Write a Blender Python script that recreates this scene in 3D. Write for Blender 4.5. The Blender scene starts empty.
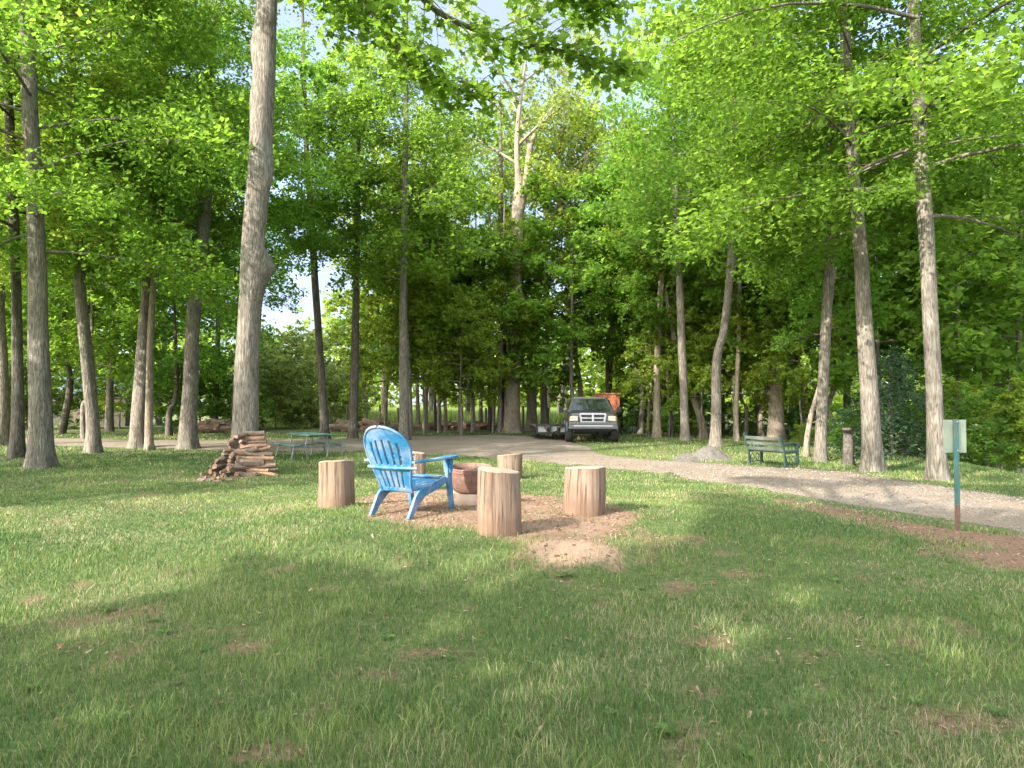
import bpy, bmesh, math, random
import numpy as np
from mathutils import Vector, Matrix, Quaternion
R = math.radians
scn = bpy.context.scene
COL = scn.collection
random.seed(7)
RNG = np.random.default_rng(11)

# ------------------------------------------------------------------ camera model
F, CX, CY, HCAM = 683.0, 512.0, 384.0, 1.5
PITCH = math.atan(19.0/F)
def ray(px, py):
    u = (px-CX)/F; v = -(py-CY)/F
    return np.array([u, math.cos(PITCH)-math.sin(PITCH)*v, math.sin(PITCH)+math.cos(PITCH)*v])
def at(px, py, Y):
    d = ray(px, py); d = d*(Y/d[1]); return Vector((d[0], Y, HCAM+d[2]))

# ------------------------------------------------------------------ noise and terrain
_TAB = np.random.default_rng(3).random((8, 256, 256))
def vnoise(x, y, scale, seed=0):
    x = np.asarray(x, float)/scale + 57.3*seed; y = np.asarray(y, float)/scale + 31.7*seed
    xi = np.floor(x).astype(int); yi = np.floor(y).astype(int)
    fx = x-xi; fy = y-yi
    fx = fx*fx*(3-2*fx); fy = fy*fy*(3-2*fy)
    T = _TAB[seed % 8]
    a = T[xi & 255, yi & 255]; b = T[(xi+1) & 255, yi & 255]
    c = T[xi & 255, (yi+1) & 255]; d = T[(xi+1) & 255, (yi+1) & 255]
    return (a*(1-fx)+b*fx)*(1-fy)+(c*(1-fx)+d*fx)*fy
def sstep(a, b, x):
    t = np.clip((np.asarray(x, float)-a)/(b-a), 0, 1); return t*t*(3-2*t)
MOUND = [0.60, 6.05]
def H(x, y):
    x = np.asarray(x, float); y = np.asarray(y, float)
    r2 = ((x-0.1)/3.3)**2+((y-7.5)/2.2)**2
    z = 0.25/(1+r2*r2)
    m2 = ((x-MOUND[0])/0.42)**2+((y-MOUND[1])/0.30)**2
    z = z+0.10*np.exp(-m2)
    near = np.exp(-((x)**2+(y-6)**2)/500.0)
    z = z+(vnoise(x, y, 1.9, 1)-0.5)*0.07*near+(vnoise(x, y, 6.0, 2)-0.5)*0.12*near
    # ground falls away into a hollow on the far right
    A = np.array([9.7, 15.6]); B = np.array([13.6, 30.0])
    d = (A-B)/np.linalg.norm(A-B); n = np.array([-d[1], d[0]])
    if n[0] < 0: n = -n
    sd = (x-A[0])*n[0]+(y-A[1])*n[1]
    z = z-3.2*sstep(0.3, 11.0, sd)
    z = z-0.9*sstep(36, 60, y)*sstep(-45, -20, x)*0.3
    return z
def G(px, py):
    d = ray(px, py)
    if d[2] > -0.004: d[2] = -0.004
    t = HCAM/-d[2]
    for _ in range(40):
        p = d*t; t = 0.5*t+0.5*(HCAM-float(H(p[0], p[1])))/-d[2]
    p = d*t
    return Vector((p[0], p[1], float(H(p[0], p[1]))))
_m = G(574, 546); MOUND[0] = _m.x; MOUND[1] = _m.y+0.05
def inpoly(x, y, poly):
    x = np.asarray(x, float); y = np.asarray(y, float)
    ins = np.zeros(x.shape, bool); n = len(poly)
    for i in range(n):
        x1, y1 = poly[i]; x2, y2 = poly[(i+1) % n]
        if y1 == y2: continue
        c = ((y1 > y) != (y2 > y)) & (x < (x2-x1)*(y-y1)/(y2-y1)+x1)
        ins ^= c
    return ins
def gpoly(pts): return [(p.x, p.y) for p in (G(*q) for q in pts)]

# ------------------------------------------------------------------ sun
SUN_EL = R(33); SUN_H = Vector((-0.74, -0.67)).normalized()
SUN = Vector((SUN_H.x*math.cos(SUN_EL), SUN_H.y*math.cos(SUN_EL), math.sin(SUN_EL)))

# ------------------------------------------------------------------ node helpers
def mat(name):
    m = bpy.data.materials.new(name); m.use_nodes = True
    nt = m.node_tree; nt.nodes.clear()
    out = nt.nodes.new('ShaderNodeOutputMaterial')
    return m, nt, out
def N(nt, t, **kw):
    n = nt.nodes.new(t)
    for k, v in kw.items():
        if k in n.inputs: n.inputs[k].default_value = v
        else: setattr(n, k, v)
    return n
def L(nt, a, b): nt.links.new(a, b)
def ramp(nt, fac, stops):
    r = nt.nodes.new('ShaderNodeValToRGB'); e = r.color_ramp.elements
    while len(e) < len(stops): e.new(0.5)
    for i, (p, c) in enumerate(stops):
        e[i].position = p; e[i].color = (*c, 1) if len(c) == 3 else c
    L(nt, fac, r.inputs['Fac']); return r.outputs['Color']
def mixc(nt, fac, a, b, blend='MIX'):
    m = nt.nodes.new('ShaderNodeMix'); m.data_type = 'RGBA'; m.blend_type = blend
    for s, v in ((m.inputs['Factor'], fac), (m.inputs['A'], a), (m.inputs['B'], b)):
        if hasattr(v, 'links'): L(nt, v, s)
        else: s.default_value = (v if not isinstance(v, tuple) else (*v, 1)) if not isinstance(v, (int, float)) else v
    return m.outputs['Result']
def noise(nt, scale, detail=4, rough=0.55, vec=None, out='Fac'):
    n = N(nt, 'ShaderNodeTexNoise', Scale=scale, Detail=detail, Roughness=rough)
    if vec is not None: L(nt, vec, n.inputs['Vector'])
    return n.outputs[out]
def objvec(nt, sc=(1, 1, 1), which='Object'):
    tc = nt.nodes.new('ShaderNodeTexCoord'); mp = nt.nodes.new('ShaderNodeMapping')
    mp.inputs['Scale'].default_value = sc; L(nt, tc.outputs[which], mp.inputs['Vector'])
    return mp.outputs['Vector']
def bump(nt, h, strength=0.4, dist=0.02):
    b = N(nt, 'ShaderNodeBump', Strength=strength, Distance=dist); L(nt, h, b.inputs['Height']); return b.outputs['Normal']
def principled(nt, out, color, rough=0.6, normal=None, metal=0.0, spec=0.4):
    p = nt.nodes.new('ShaderNodeBsdfPrincipled')
    for k, v in (('Base Color', color), ('Roughness', rough), ('Metallic', metal), ('Specular IOR Level', spec)):
        if hasattr(v, 'links'): L(nt, v, p.inputs[k])
        else: p.inputs[k].default_value = (*v, 1) if isinstance(v, tuple) else v
    if normal is not None: L(nt, normal, p.inputs['Normal'])
    L(nt, p.outputs[0], out.inputs['Surface']); return p

def simple(name, color, rough=0.6, var=0.15, scale=12, metal=0.0, bmp=0.0, dirt=None):
    m, nt, out = mat(name)
    v = objvec(nt)
    n = noise(nt, scale, 5, 0.6, v)
    lo = tuple(c*(1-var) for c in color); hi = tuple(min(1, c*(1+var)) for c in color)
    c = ramp(nt, n, [(0.3, lo), (0.7, hi)])
    if dirt:
        n2 = noise(nt, scale*0.35, 6, 0.7, v)
        f = ramp(nt, n2, [(0.48, (0, 0, 0)), (0.66, (1, 1, 1))])
        c = mixc(nt, f, c, dirt)
    principled(nt, out, c, rough, bump(nt, n, bmp, 0.01) if bmp else None, metal)
    return m

def leaf_mat(name, top, thru, vary=0.38, gloss=0.15):
    m, nt, out = mat(name)
    a = N(nt, 'ShaderNodeAttribute', attribute_name='rnd')
    oi = nt.nodes.new('ShaderNodeObjectInfo')
    hsv = nt.nodes.new('ShaderNodeHueSaturation'); hsv2 = nt.nodes.new('ShaderNodeHueSaturation')
    mr = N(nt, 'ShaderNodeMapRange'); L(nt, a.outputs['Fac'], mr.inputs['Value'])
    mr.inputs['To Min'].default_value = 1-vary; mr.inputs['To Max'].default_value = 1+vary
    mo = N(nt, 'ShaderNodeMapRange'); L(nt, oi.outputs['Random'], mo.inputs['Value'])
    mo.inputs['To Min'].default_value = 0.490; mo.inputs['To Max'].default_value = 0.506
    for h, c in ((hsv, top), (hsv2, thru)):
        h.inputs['Color'].default_value = (*c, 1)
        L(nt, mr.outputs[0], h.inputs['Value']); L(nt, mo.outputs[0], h.inputs['Hue'])
    p = nt.nodes.new('ShaderNodeBsdfPrincipled'); p.inputs['Roughness'].default_value = 0.6
    p.inputs['Specular IOR Level'].default_value = gloss
    L(nt, hsv.outputs[0], p.inputs['Base Color'])
    t = nt.nodes.new('ShaderNodeBsdfTranslucent'); L(nt, hsv2.outputs[0], t.inputs['Color'])
    mx = nt.nodes.new('ShaderNodeMixShader'); mx.inputs[0].default_value = 0.55
    L(nt, p.outputs[0], mx.inputs[1]); L(nt, t.outputs[0], mx.inputs[2]); L(nt, mx.outputs[0], out.inputs['Surface'])
    return m

def bark_mat(name, dark, light, lichen=0.25, scale=1.0):
    m, nt, out = mat(name)
    v = objvec(nt, (1, 1, 0.13))
    vo = N(nt, 'ShaderNodeTexVoronoi', Scale=19*scale); vo.feature = 'DISTANCE_TO_EDGE'
    nv = noise(nt, 6*scale, 3, 0.6, v, 'Color')
    add = mixc(nt, 0.30, v, nv, 'ADD')
    L(nt, add, vo.inputs['Vector'])
    n1 = noise(nt, 30*scale, 6, 0.7, v)
    n2 = noise(nt, 1.3, 5, 0.65, objvec(nt))
    ridge = N(nt, 'ShaderNodeMath', operation='MULTIPLY_ADD'); L(nt, vo.outputs['Distance'], ridge.inputs[0]); ridge.inputs[1].default_value = 0.95; L(nt, n1, ridge.inputs[2])
    c = ramp(nt, ridge.outputs[0], [(0.38, dark), (0.58, tuple((a+b)/2 for a, b in zip(dark, light))), (0.82, light)])
    f = ramp(nt, n2, [(0.5, (0, 0, 0)), (0.75, (lichen,)*3)])
    c = mixc(nt, f, c, (0.34, 0.36, 0.29))
    n3 = noise(nt, 2.6, 6, 0.7, objvec(nt, (1, 1, 0.5)))
    c = mixc(nt, ramp(nt, n3, [(0.52, (0, 0, 0)), (0.70, (0.65, 0.65, 0.65))]), c, tuple(q*0.8 for q in dark))
    fur = mixc(nt, 0.5, ridge.outputs[0], n3)
    principled(nt, out, c, 0.9, bump(nt, fur, 1.0, 0.05), 0, 0.1)
    return m

M = {}
M['bark'] = bark_mat('bark', (0.075, 0.063, 0.052), (0.27, 0.24, 0.20))
M['bark_pale'] = bark_mat('bark_pale', (0.15, 0.12, 0.09), (0.36, 0.30, 0.235), 0.1)
M['bark_dark'] = bark_mat('bark_dark', (0.045, 0.038, 0.031), (0.17, 0.15, 0.125), 0.15)
M['leaf'] = leaf_mat('maple_leaf', (0.102, 0.188, 0.030), (0.28, 0.48, 0.05))
M['leaf_yellow'] = leaf_mat('maple_leaf_light', (0.155, 0.22, 0.035), (0.39, 0.52, 0.06))
M['leaf_deep'] = leaf_mat('maple_leaf_deep', (0.085, 0.165, 0.033), (0.24, 0.44, 0.05))
M['leaf_blue'] = leaf_mat('needle_leaf', (0.085, 0.15, 0.085), (0.09, 0.19, 0.075))
M['leaf_pale'] = leaf_mat('pale_leaf', (0.21, 0.26, 0.08), (0.34, 0.42, 0.10))

# ------------------------------------------------------------------ mesh helpers
def fast_mesh(name, verts, faces_flat, sizes, smooth=False, attrs=None):
    me = bpy.data.meshes.new(name)
    verts = np.ascontiguousarray(verts, np.float32); nv = len(verts)
    sizes = np.asarray(sizes, np.int32); flat = np.asarray(faces_flat, np.int32)
    me.vertices.add(nv); me.vertices.foreach_set('co', verts.ravel())
    me.loops.add(len(flat)); me.loops.foreach_set('vertex_index', flat)
    me.polygons.add(len(sizes))
    st = np.zeros(len(sizes), np.int32); st[1:] = np.cumsum(sizes)[:-1]
    me.polygons.foreach_set('loop_start', st)
    me.update(calc_edges=True)
    if smooth: me.polygons.foreach_set('use_smooth', np.ones(len(sizes), bool))
    for k, a in (attrs or {}).items():
        a = np.asarray(a, np.float32)
        if a.ndim == 1:
            t = me.attributes.new(k, 'FLOAT', 'POINT'); t.data.foreach_set('value', a)
        else:
            t = me.attributes.new(k, 'FLOAT_COLOR', 'POINT'); t.data.foreach_set('color', np.ascontiguousarray(a).ravel())
    me.validate()
    return me
def put(name, me, m=None, parent=None, loc=(0, 0, 0)):
    o = bpy.data.objects.new(name, me); COL.objects.link(o); o.location = loc
    if m is not None:
        for q in (m if isinstance(m, (list, tuple)) else [m]): me.materials.append(q)
    if parent is not None: o.parent = parent
    return o
def thing(name, label, cat, loc=(0, 0, 0), rz=0, group=None):
    o = bpy.data.objects.new(name, None); COL.objects.link(o)
    o.empty_display_size = 0.2
    o.location = loc; o.rotation_euler = (0, 0, rz)
    return tag(o, label, cat, group)
def tag(o, label, cat, group=None):
    o['label'] = label; o['category'] = cat
    if group: o['group'] = group
    return o
def setting(o, kind='structure', label=None):
    o['kind'] = kind
    if label: o['label'] = label
    return o
def copy_tree(o, parent=None):
    c = o.copy(); COL.objects.link(c)
    if parent is not None: c.parent = parent
    for ch in list(o.children): copy_tree(ch, c)
    return c

class MB:
    """collects shapes for one mesh"""
    def __init__(s): s.v = []; s.f = []; s.mi = []; s.sm = []
    def add(s, vs, fs, mi=0, sm=False):
        b = len(s.v); s.v += [tuple(v) for v in vs]
        for f in fs: s.f.append([i+b for i in f]); s.mi.append(mi); s.sm.append(sm)
    def box(s, c, d, rot=None, mi=0, bev=0.0, taper=(1, 1)):
        bm = bmesh.new(); bmesh.ops.create_cube(bm, size=1)
        for v in bm.verts:
            t = v.co.z > 0
            v.co = Vector((v.co.x*d[0]*(taper[0] if t else 1), v.co.y*d[1]*(taper[1] if t else 1), v.co.z*d[2]))
        if bev > 0: bmesh.ops.bevel(bm, geom=list(bm.edges), offset=bev, segments=2, affect='EDGES', profile=0.5)
        mt = Matrix.Translation(Vector(c)) @ (rot.to_4x4() if rot is not None else Matrix.Identity(4))
        bm.verts.ensure_lookup_table()
        s.add([mt @ v.co for v in bm.verts], [[v.index for v in f.verts] for f in bm.faces], mi); bm.free()
    def bar(s, a, b, w, h, mi=0, bev=0.004, up=(0, 0, 1)):
        a = Vector(a); b = Vector(b); y = (b-a); ln = y.length; y.normalize()
        x = y.cross(Vector(up));  x = x.normalized() if x.length > 1e-4 else Vector((1, 0, 0)); z = x.cross(y)
        s.box((a+b)/2, (w, ln, h), Matrix((x, y, z)).transposed(), mi, bev)
    def tube(s, pts, rad, seg=8, mi=0, cap=True, sm=True):
        pts = [Vector(p) for p in pts]; n = len(pts)
        rad = rad if isinstance(rad, (list, tuple, np.ndarray)) else [rad]*n
        vs = []; fs = []; x = None
        for i, p in enumerate(pts):
            t = (pts[min(i+1, n-1)]-pts[max(i-1, 0)]).normalized()
            if x is None: x = t.orthogonal().normalized()
            x = (x-t*x.dot(t)).normalized(); y = t.cross(x)
            for k in range(seg):
                a = 2*math.pi*k/seg; vs.append(p+(x*math.cos(a)+y*math.sin(a))*rad[i])
        for i in range(n-1):
            for k in range(seg):
                a = i*seg+k; b = i*seg+(k+1) % seg; fs.append([a, b, b+seg, a+seg])
        s.add(vs, fs, mi, sm)
        if cap:
            s.add(vs[:seg], [list(range(seg))[::-1]], mi); s.add(vs[-seg:], [list(range(seg))], mi)
    def lathe(s, prof, seg=32, mi=0, c=(0, 0, 0), axis='Z', sm=True):
        vs = []; fs = []
        for (r, z) in prof:
            for k in range(seg):
                a = 2*math.pi*k/seg
                p = (r*math.cos(a), r*math.sin(a), z) if axis == 'Z' else (z, r*math.cos(a), r*math.sin(a))
                vs.append(Vector(p)+Vector(c))
        for i in range(len(prof)-1):
            for k in range(seg):
                a = i*seg+k; b = i*seg+(k+1) % seg; fs.append([a, b, b+seg, a+seg])
        s.add(vs, fs, mi, sm)
    def prism(s, outline, x0, x1, mi=0):
        """outline in (y,z) extruded along x"""
        n = len(outline)
        vs = [(x0, y, z) for y, z in outline]+[(x1, y, z) for y, z in outline]
        fs = [[i, (i+1) % n, (i+1) % n+n, i+n] for i in range(n)]+[list(range(n))[::-1], [i+n for i in range(n)]]
        s.add(vs, fs, mi)
    def build(s, name, m, parent=None, loc=(0, 0, 0), bevel=0.0):
        me = bpy.data.meshes.new(name); me.from_pydata(s.v, [], s.f)
        me.polygons.foreach_set('material_index', s.mi); me.polygons.foreach_set('use_smooth', s.sm)
        bm = bmesh.new(); bm.from_mesh(me); bmesh.ops.recalc_face_normals(bm, faces=bm.faces); bm.to_mesh(me); bm.free()
        me.update(); o = put(name, me, m, parent, loc)
        if bevel: 
            b = o.modifiers.new('bevel', 'BEVEL'); b.width = bevel; b.segments = 2; b.limit_method = 'ANGLE'
        return o

# ------------------------------------------------------------------ leaves
LEAF_SIMPLE = (np.array([[0, 0, 0], [-.42, .34, .08], [-.20, .66, .05], [0, 1.05, -.06], [.20, .66, .05], [.42, .34, .08]], float),
               [[0, 3, 2, 1], [0, 5, 4, 3]])
LEAF_LOBED = (np.array([[0, 0, 0], [-.34, .06, .05], [-.27, .27, .05], [-.62, .52, .08], [-.25, .56, .03], [-.17, .78, .02], [0, 1.05, -.06],
                        [.17, .78, .02], [.25, .56, .03], [.62, .52, .08], [.27, .27, .05], [.34, .06, .05]], float),
              [[0, 6, 5, 4, 3, 2, 1], [0, 11, 10, 9, 8, 7, 6]])
def leaf_arrays(pos, nrm, size, tmpl, rng):
    n = len(pos); tv, tf = tmpl; k = len(tv)
    nrm = nrm/np.linalg.norm(nrm, axis=1, keepdims=True)
    a = rng.normal(size=(n, 3)); y = a-nrm*(a*nrm).sum(1, keepdims=True); y /= np.linalg.norm(y, axis=1, keepdims=True)
    x = np.cross(y, nrm)
    t = tv[None]*size[:, None, None]
    v = pos[:, None]+t[..., 0:1]*x[:, None]+(t[..., 1:2]-0.5*size[:, None, None])*y[:, None]+t[..., 2:3]*nrm[:, None]
    flat = np.concatenate([np.array(f) for f in tf]); sz = [len(f) for f in tf]
    fi = (flat[None]+np.arange(n)[:, None]*k).ravel()
    return v.reshape(-1, 3), fi, np.tile(sz, n), np.repeat(rng.random(n), k)
def leaf_mesh(name, pos, nrm, size, rng, tmpl=LEAF_SIMPLE):
    v, f, s, r = leaf_arrays(pos, nrm, size, tmpl, rng)
    return fast_mesh(name, v, f, s, False, {'rnd': r})
def sprays(cent, dirs, length, per, rng, flat=0.07, width=0.20, tilt=0.42):
    """leaf positions and normals for twigs centred at cent running along dirs"""
    n = len(cent); ln = np.repeat(length, per)
    c = np.repeat(cent, per, 0); d = np.repeat(dirs, per, 0)
    up = np.array([0, 0, 1.0]); side = np.cross(d, up); side /= np.linalg.norm(side, axis=1, keepdims=True)+1e-6
    s = rng.uniform(-0.55, 0.55, n*per); w = rng.normal(size=n*per)*width*(1.1-np.abs(s))
    p = c+d*(s*ln)[:, None]+side*(w*ln*1.6)[:, None]
    p[:, 2] += rng.normal(size=n*per)*flat*ln-0.10*np.abs(w)*ln
    tl = np.repeat(rng.normal(size=(n, 3))*0.22, per, 0)
    nr = up+tl+rng.normal(size=(n*per, 3))*tilt+d*0.12
    return p, nr

def make_crown(seed, Hc=11.0, Rc=4.4, nprim=26, nleaf=20000, leaf=0.115, droop=0.32, r0=0.12, base_t=0.0, elev=(8, 52), flat=0.18, gap=0.0, tilt=0.65):
    rng = np.random.default_rng(seed)
    mb = MB(); C = []; D = []; Ln = []
    for i in range(nprim):
        t = ((i+0.6)/nprim)**0.92; z0 = base_t+t*Hc*0.86
        az = i*2.39996+rng.uniform(-0.5, 0.5)
        prof = math.sin(math.pi*min(0.97, t*0.80+0.17))**0.65
        Lp = Rc*prof*rng.uniform(0.62, 1.12)
        el = R(elev[0]+(elev[1]-elev[0])*t+rng.uniform(-8, 10))
        h = np.array([math.cos(az), math.sin(az), 0]); sd = np.array([-h[1], h[0], 0])
        wob = rng.normal()*0.12; dr = droop*rng.uniform(0.7, 1.3)
        def P(s): return np.array([0, 0, z0])+h*(Lp*s)+sd*(Lp*wob*s*s)+np.array([0, 0, Lp*(math.tan(el)*0.75*s-dr*s*s)])
        rr = r0*(0.42-0.26*t)*(0.6+0.4*Lp/Rc)
        mb.tube([P(s) for s in np.linspace(0, 1, 7)], list(np.linspace(rr, rr*0.16, 7)), 5, cap=False)
        ns = int(5+Lp*1.7)
        for j in range(ns):
            s = 0.22+0.78*(j+rng.uniform(0.1, 0.9))/ns; p = P(s)
            sgn = 1 if j % 2 else -1
            a2 = az+sgn*R(rng.uniform(28, 72)); l2 = Lp*0.46*(1.15-0.75*s)*rng.uniform(0.6, 1.2)+0.25
            d2 = np.array([math.cos(a2), math.sin(a2), rng.uniform(-0.12, 0.26)]); d2 /= np.linalg.norm(d2)
            q = p+d2*l2*0.55; e = p+d2*l2+np.array([0, 0, -0.10*l2])
            mb.tube([p, q, e], [rr*0.26*(1.2-s), rr*0.16*(1.2-s), 0.003], 3, cap=False)
            m = 3 if l2 > 1.0 else 2
            for u in np.linspace(0.35, 1.0, m):
                if rng.random() < gap: continue
                C.append(p+d2*l2*u+np.array([0, 0, -0.1*l2*u*u])+rng.normal(size=3)*np.array([.12, .12, .24])); D.append(d2+rng.normal(size=3)*np.array([0.5, 0.5, 0.28])); Ln.append(rng.uniform(0.45, 0.95)*(0.7+0.3*Lp/Rc))
        C.append(P(1.0)); D.append(h); Ln.append(0.8)
    C = np.array(C); D = np.array(D); D /= np.linalg.norm(D, axis=1, keepdims=True); Ln = np.array(Ln)*Rc/4.4*1.05
    per = max(4, int(nleaf/len(C)))
    p, nr = sprays(C, D, Ln, per, rng, flat, 0.22, tilt)
    size = leaf*rng.uniform(0.5, 1.4, len(p))
    return mb, p, nr, size, rng

PROTO = {}
def proto(key, lmat=None, **kw):
    mb, p, nr, sz, rng = make_crown(**kw)
    me = bpy.data.meshes.new('limb_mesh'); me.from_pydata(mb.v, [], mb.f); me.polygons.foreach_set('use_smooth', mb.sm); me.update()
    PROTO[key] = (me, leaf_mesh('leaves', p, nr, sz, rng))

proto('a', seed=1, Hc=11.5, Rc=5.0, nprim=30, nleaf=50000, leaf=0.112)
proto('b', seed=2, Hc=10.5, Rc=4.7, nprim=26, nleaf=46000, leaf=0.105, droop=0.42)
proto('c', seed=3, Hc=12, Rc=4.4, nprim=30, nleaf=34000, leaf=0.125, droop=0.28)
proto('d', seed=4, Hc=13, Rc=4.7, nprim=30, nleaf=12500, leaf=0.205, flat=0.3, tilt=0.9)
proto('e', seed=5, Hc=14, Rc=4.2, nprim=28, nleaf=10500, leaf=0.21, droop=0.2, elev=(15, 58), flat=0.3, tilt=0.9)
proto('f', seed=6, Hc=9, Rc=3.4, nprim=22, nleaf=11000, leaf=0.19, droop=0.45, flat=0.18, tilt=0.8)
proto('g', seed=8, Hc=6, Rc=2.5, nprim=18, nleaf=7500, leaf=0.17, droop=0.4, elev=(5, 45), flat=0.22, tilt=0.9)
proto('sparse', seed=9, Hc=11, Rc=4.8, nprim=9, nleaf=5000, leaf=0.17, r0=0.32, droop=0.05, elev=(28, 62), gap=0.3, flat=0.2, tilt=.9)

_mcache = {}
def with_mat(me, m):
    k = (me.name, m.name)
    if k not in _mcache:
        c = me.copy(); c.materials.clear(); c.materials.append(m); _mcache[k] = c
    return _mcache[k]

def smooth_path(pts, n):
    pts = [Vector(p) for p in pts]; out = []
    P = [pts[0]*2-pts[1]]+pts+[pts[-1]*2-pts[-2]]
    tot = len(pts)-1
    for i in range(n+1):
        u = i/n*tot; k = min(int(u), tot-1); t = u-k
        a, b, c, d = P[k:k+4]
        out.append(0.5*((2*b)+(c-a)*t+(2*a-5*b+4*c-d)*t*t+(3*b-a-3*c+d)*t**3))
    return out
def trunk_mesh(path, rads, seg, rng, lumps=0.055, flare=0.8, roots=5, burls=()):
    n = len(path); vs = []; ph = rng.random(4)*6.28
    for i, p in enumerate(path):
        z = p.z-path[0].z; fl = flare*math.exp(-max(z, 0)/0.34)
        for k in range(seg):
            a = 2*math.pi*k/seg
            r = rads[i]*(1+fl*(0.75+0.45*math.cos(roots*a+ph[0]))+lumps*(math.sin(2*a+ph[1]+z*0.7)+0.7*math.sin(3*a+ph[2]-z*1.3)+0.6*math.sin(z*2.3+ph[3]+a)))
            for (bz, ba, bs, bw) in burls:
                da = (a-ba+math.pi) % (2*math.pi)-math.pi
                r += bs*math.exp(-((z-bz)/bw)**2-(da/0.7)**2)
            vs.append((p.x+r*math.cos(a), p.y+r*math.sin(a), p.z))
    flat = []; 
    for i in range(n-1):
        for k in range(seg):
            a = i*seg+k; b = i*seg+(k+1) % seg; flat += [a, b, b+seg, a+seg]
    return fast_mesh('trunk', np.array(vs), flat, [4]*((n-1)*seg), True)

def build_tree(label, cat, base, ways, rpx, cb, key, sc=1.0, lmat='leaf', bark='bark', rz=0.0, group=None, name='maple_tree', top=None, seg=14, burls=(), flare=0.8, forks=(), crown=True, tilt=0.5):
    """base px, ways [(px,py)..] upward, rpx radius in px at the first way; cb crown base height in m"""
    b = G(*base); Y = b.y; rng = np.random.default_rng(int(base[0]*7+base[1]*13) % 100000)
    s = F/math.hypot(Y, 0.0); r0 = rpx/s
    pts = [Vector((0, 0, -0.12))]+[at(px, py, Y+rng.uniform(-.1, .1))-b for px, py in ways]
    if pts[-1].z < cb-0.5:
        d = (pts[-1]-pts[-2]).normalized(); d = (d*0.5+Vector((0, 0, 1))*0.5).normalized(); pts.append(pts[-1]+d*((cb-pts[-1].z)/d.z))
    d = (pts[-1]-pts[0]).normalized(); d = (d*tilt+Vector((0, 0, 1))*(1-tilt)).normalized()
    hc = (top or 9.0*sc)
    for fr in (0.35, 0.7, 1.0): pts.append(pts[-1]+d*(hc*0.35))
    path = smooth_path(pts, 46); zt = path[-1].z
    rads = [max(0.015, r0*(1.04-0.42*(p.z/max(cb, 3.0))*0.55) if p.z < cb else r0*(0.80)*(1-(p.z-cb)/max(0.5, zt-cb))**0.8+0.012) for p in path]
    t = thing(name, label, cat, b, 0, group)
    put('trunk', trunk_mesh(path, rads, seg, rng, burls=burls, flare=flare), M[bark], t)
    for w, ra, rb in forks:
        q = smooth_path([at(*a, Y)-b for a in w], 20); fm = MB(); fm.tube(q, list(np.linspace(ra, rb, len(q))), 10, cap=False); fm.build('fork_limb', M[bark], t)
    if crown:
        cp = min(path, key=lambda q: abs(q.z-cb)); lm, cm = PROTO[key]
        q = Vector((0, 0, 1)).rotation_difference(d) @ Quaternion((0, 0, 1), rz)
        for nm, me, mm in (('limbs', lm, M[bark]), ('crown', cm, M[lmat])):
            o = put(nm, with_mat(me, mm), None, t, cp)
            o.rotation_mode = 'QUATERNION'; o.rotation_quaternion = q; o.scale = (sc, sc, sc)
    return t

# ------------------------------------------------------------------ setting: ground, drive, pit
ROAD_LOW = [(-260, 451), (-60, 447), (60, 446), (200, 450), (330, 452), (360, 452), (450, 456), (532, 463), (640, 472), (740, 487), (842, 505), (944, 522), (1024, 534), (1180, 560), (1500, 640)]
ROAD_UP = [(1500, 560), (1180, 520), (1024, 497), (944, 486), (860, 472), (740, 464.5), (669, 460), (640, 458), (612, 455.5), (600, 451), (592, 446), (560, 438), (500, 434.5), (420, 436), (330, 439), (200, 440.5), (60, 438), (-60, 438), (-260, 440)]
ROAD = gpoly(ROAD_LOW+ROAD_UP)
PIT = gpoly([(346, 511), (352, 500), (380, 494), (430, 489), (500, 491), (560, 496), (612, 503), (640, 514), (628, 532), (612, 552), (590, 562), (545, 561), (520, 553), (490, 545), (455, 535), (410, 527), (366, 521)])
STRIP = gpoly([(770, 497), (860, 512), (944, 526), (1024, 537), (1200, 566), (1180, 600), (1024, 570), (950, 552), (880, 530), (800, 508)])
def edge_dist(x, y, poly, wob=0.0):
    """signed distance-like field (m), positive inside"""
    x = np.asarray(x, float); y = np.asarray(y, float)
    dm = np.full(x.shape, 1e9)
    for i in range(len(poly)):
        x1, y1 = poly[i]; x2, y2 = poly[(i+1) % len(poly)]
        dx, dy = x2-x1, y2-y1; l2 = dx*dx+dy*dy+1e-9
        t = np.clip(((x-x1)*dx+(y-y1)*dy)/l2, 0, 1)
        dm = np.minimum(dm, np.hypot(x-x1-t*dx, y-y1-t*dy))
    s = np.where(inpoly(x, y, poly), dm, -dm)
    if wob: s = s+(vnoise(x, y, 0.9, 4)-0.5)*wob+(vnoise(x, y, 0.25, 5)-0.5)*wob*0.5
    return s
def roadm(x, y): return edge_dist(x, y, ROAD, 0.5)
BARE = [(140, 615, 45, 12), (245, 645, 28, 9), (395, 675, 32, 12), (715, 640, 42, 22), (690, 690, 50, 10), (820, 655, 42, 10), (30, 600, 28, 6), (270, 752, 40, 12), (960, 715, 60, 22), (905, 640, 25, 8),
        (560, 508, 60, 20), (220, 478, 35, 5), (735, 573, 30, 6), (150, 496, 18, 3), (660, 538, 60, 8), (590, 545, 45, 14), (470, 610, 18, 5), (330, 590, 18, 4), (835, 690, 30, 7), (600, 700, 22, 6)]
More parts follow.
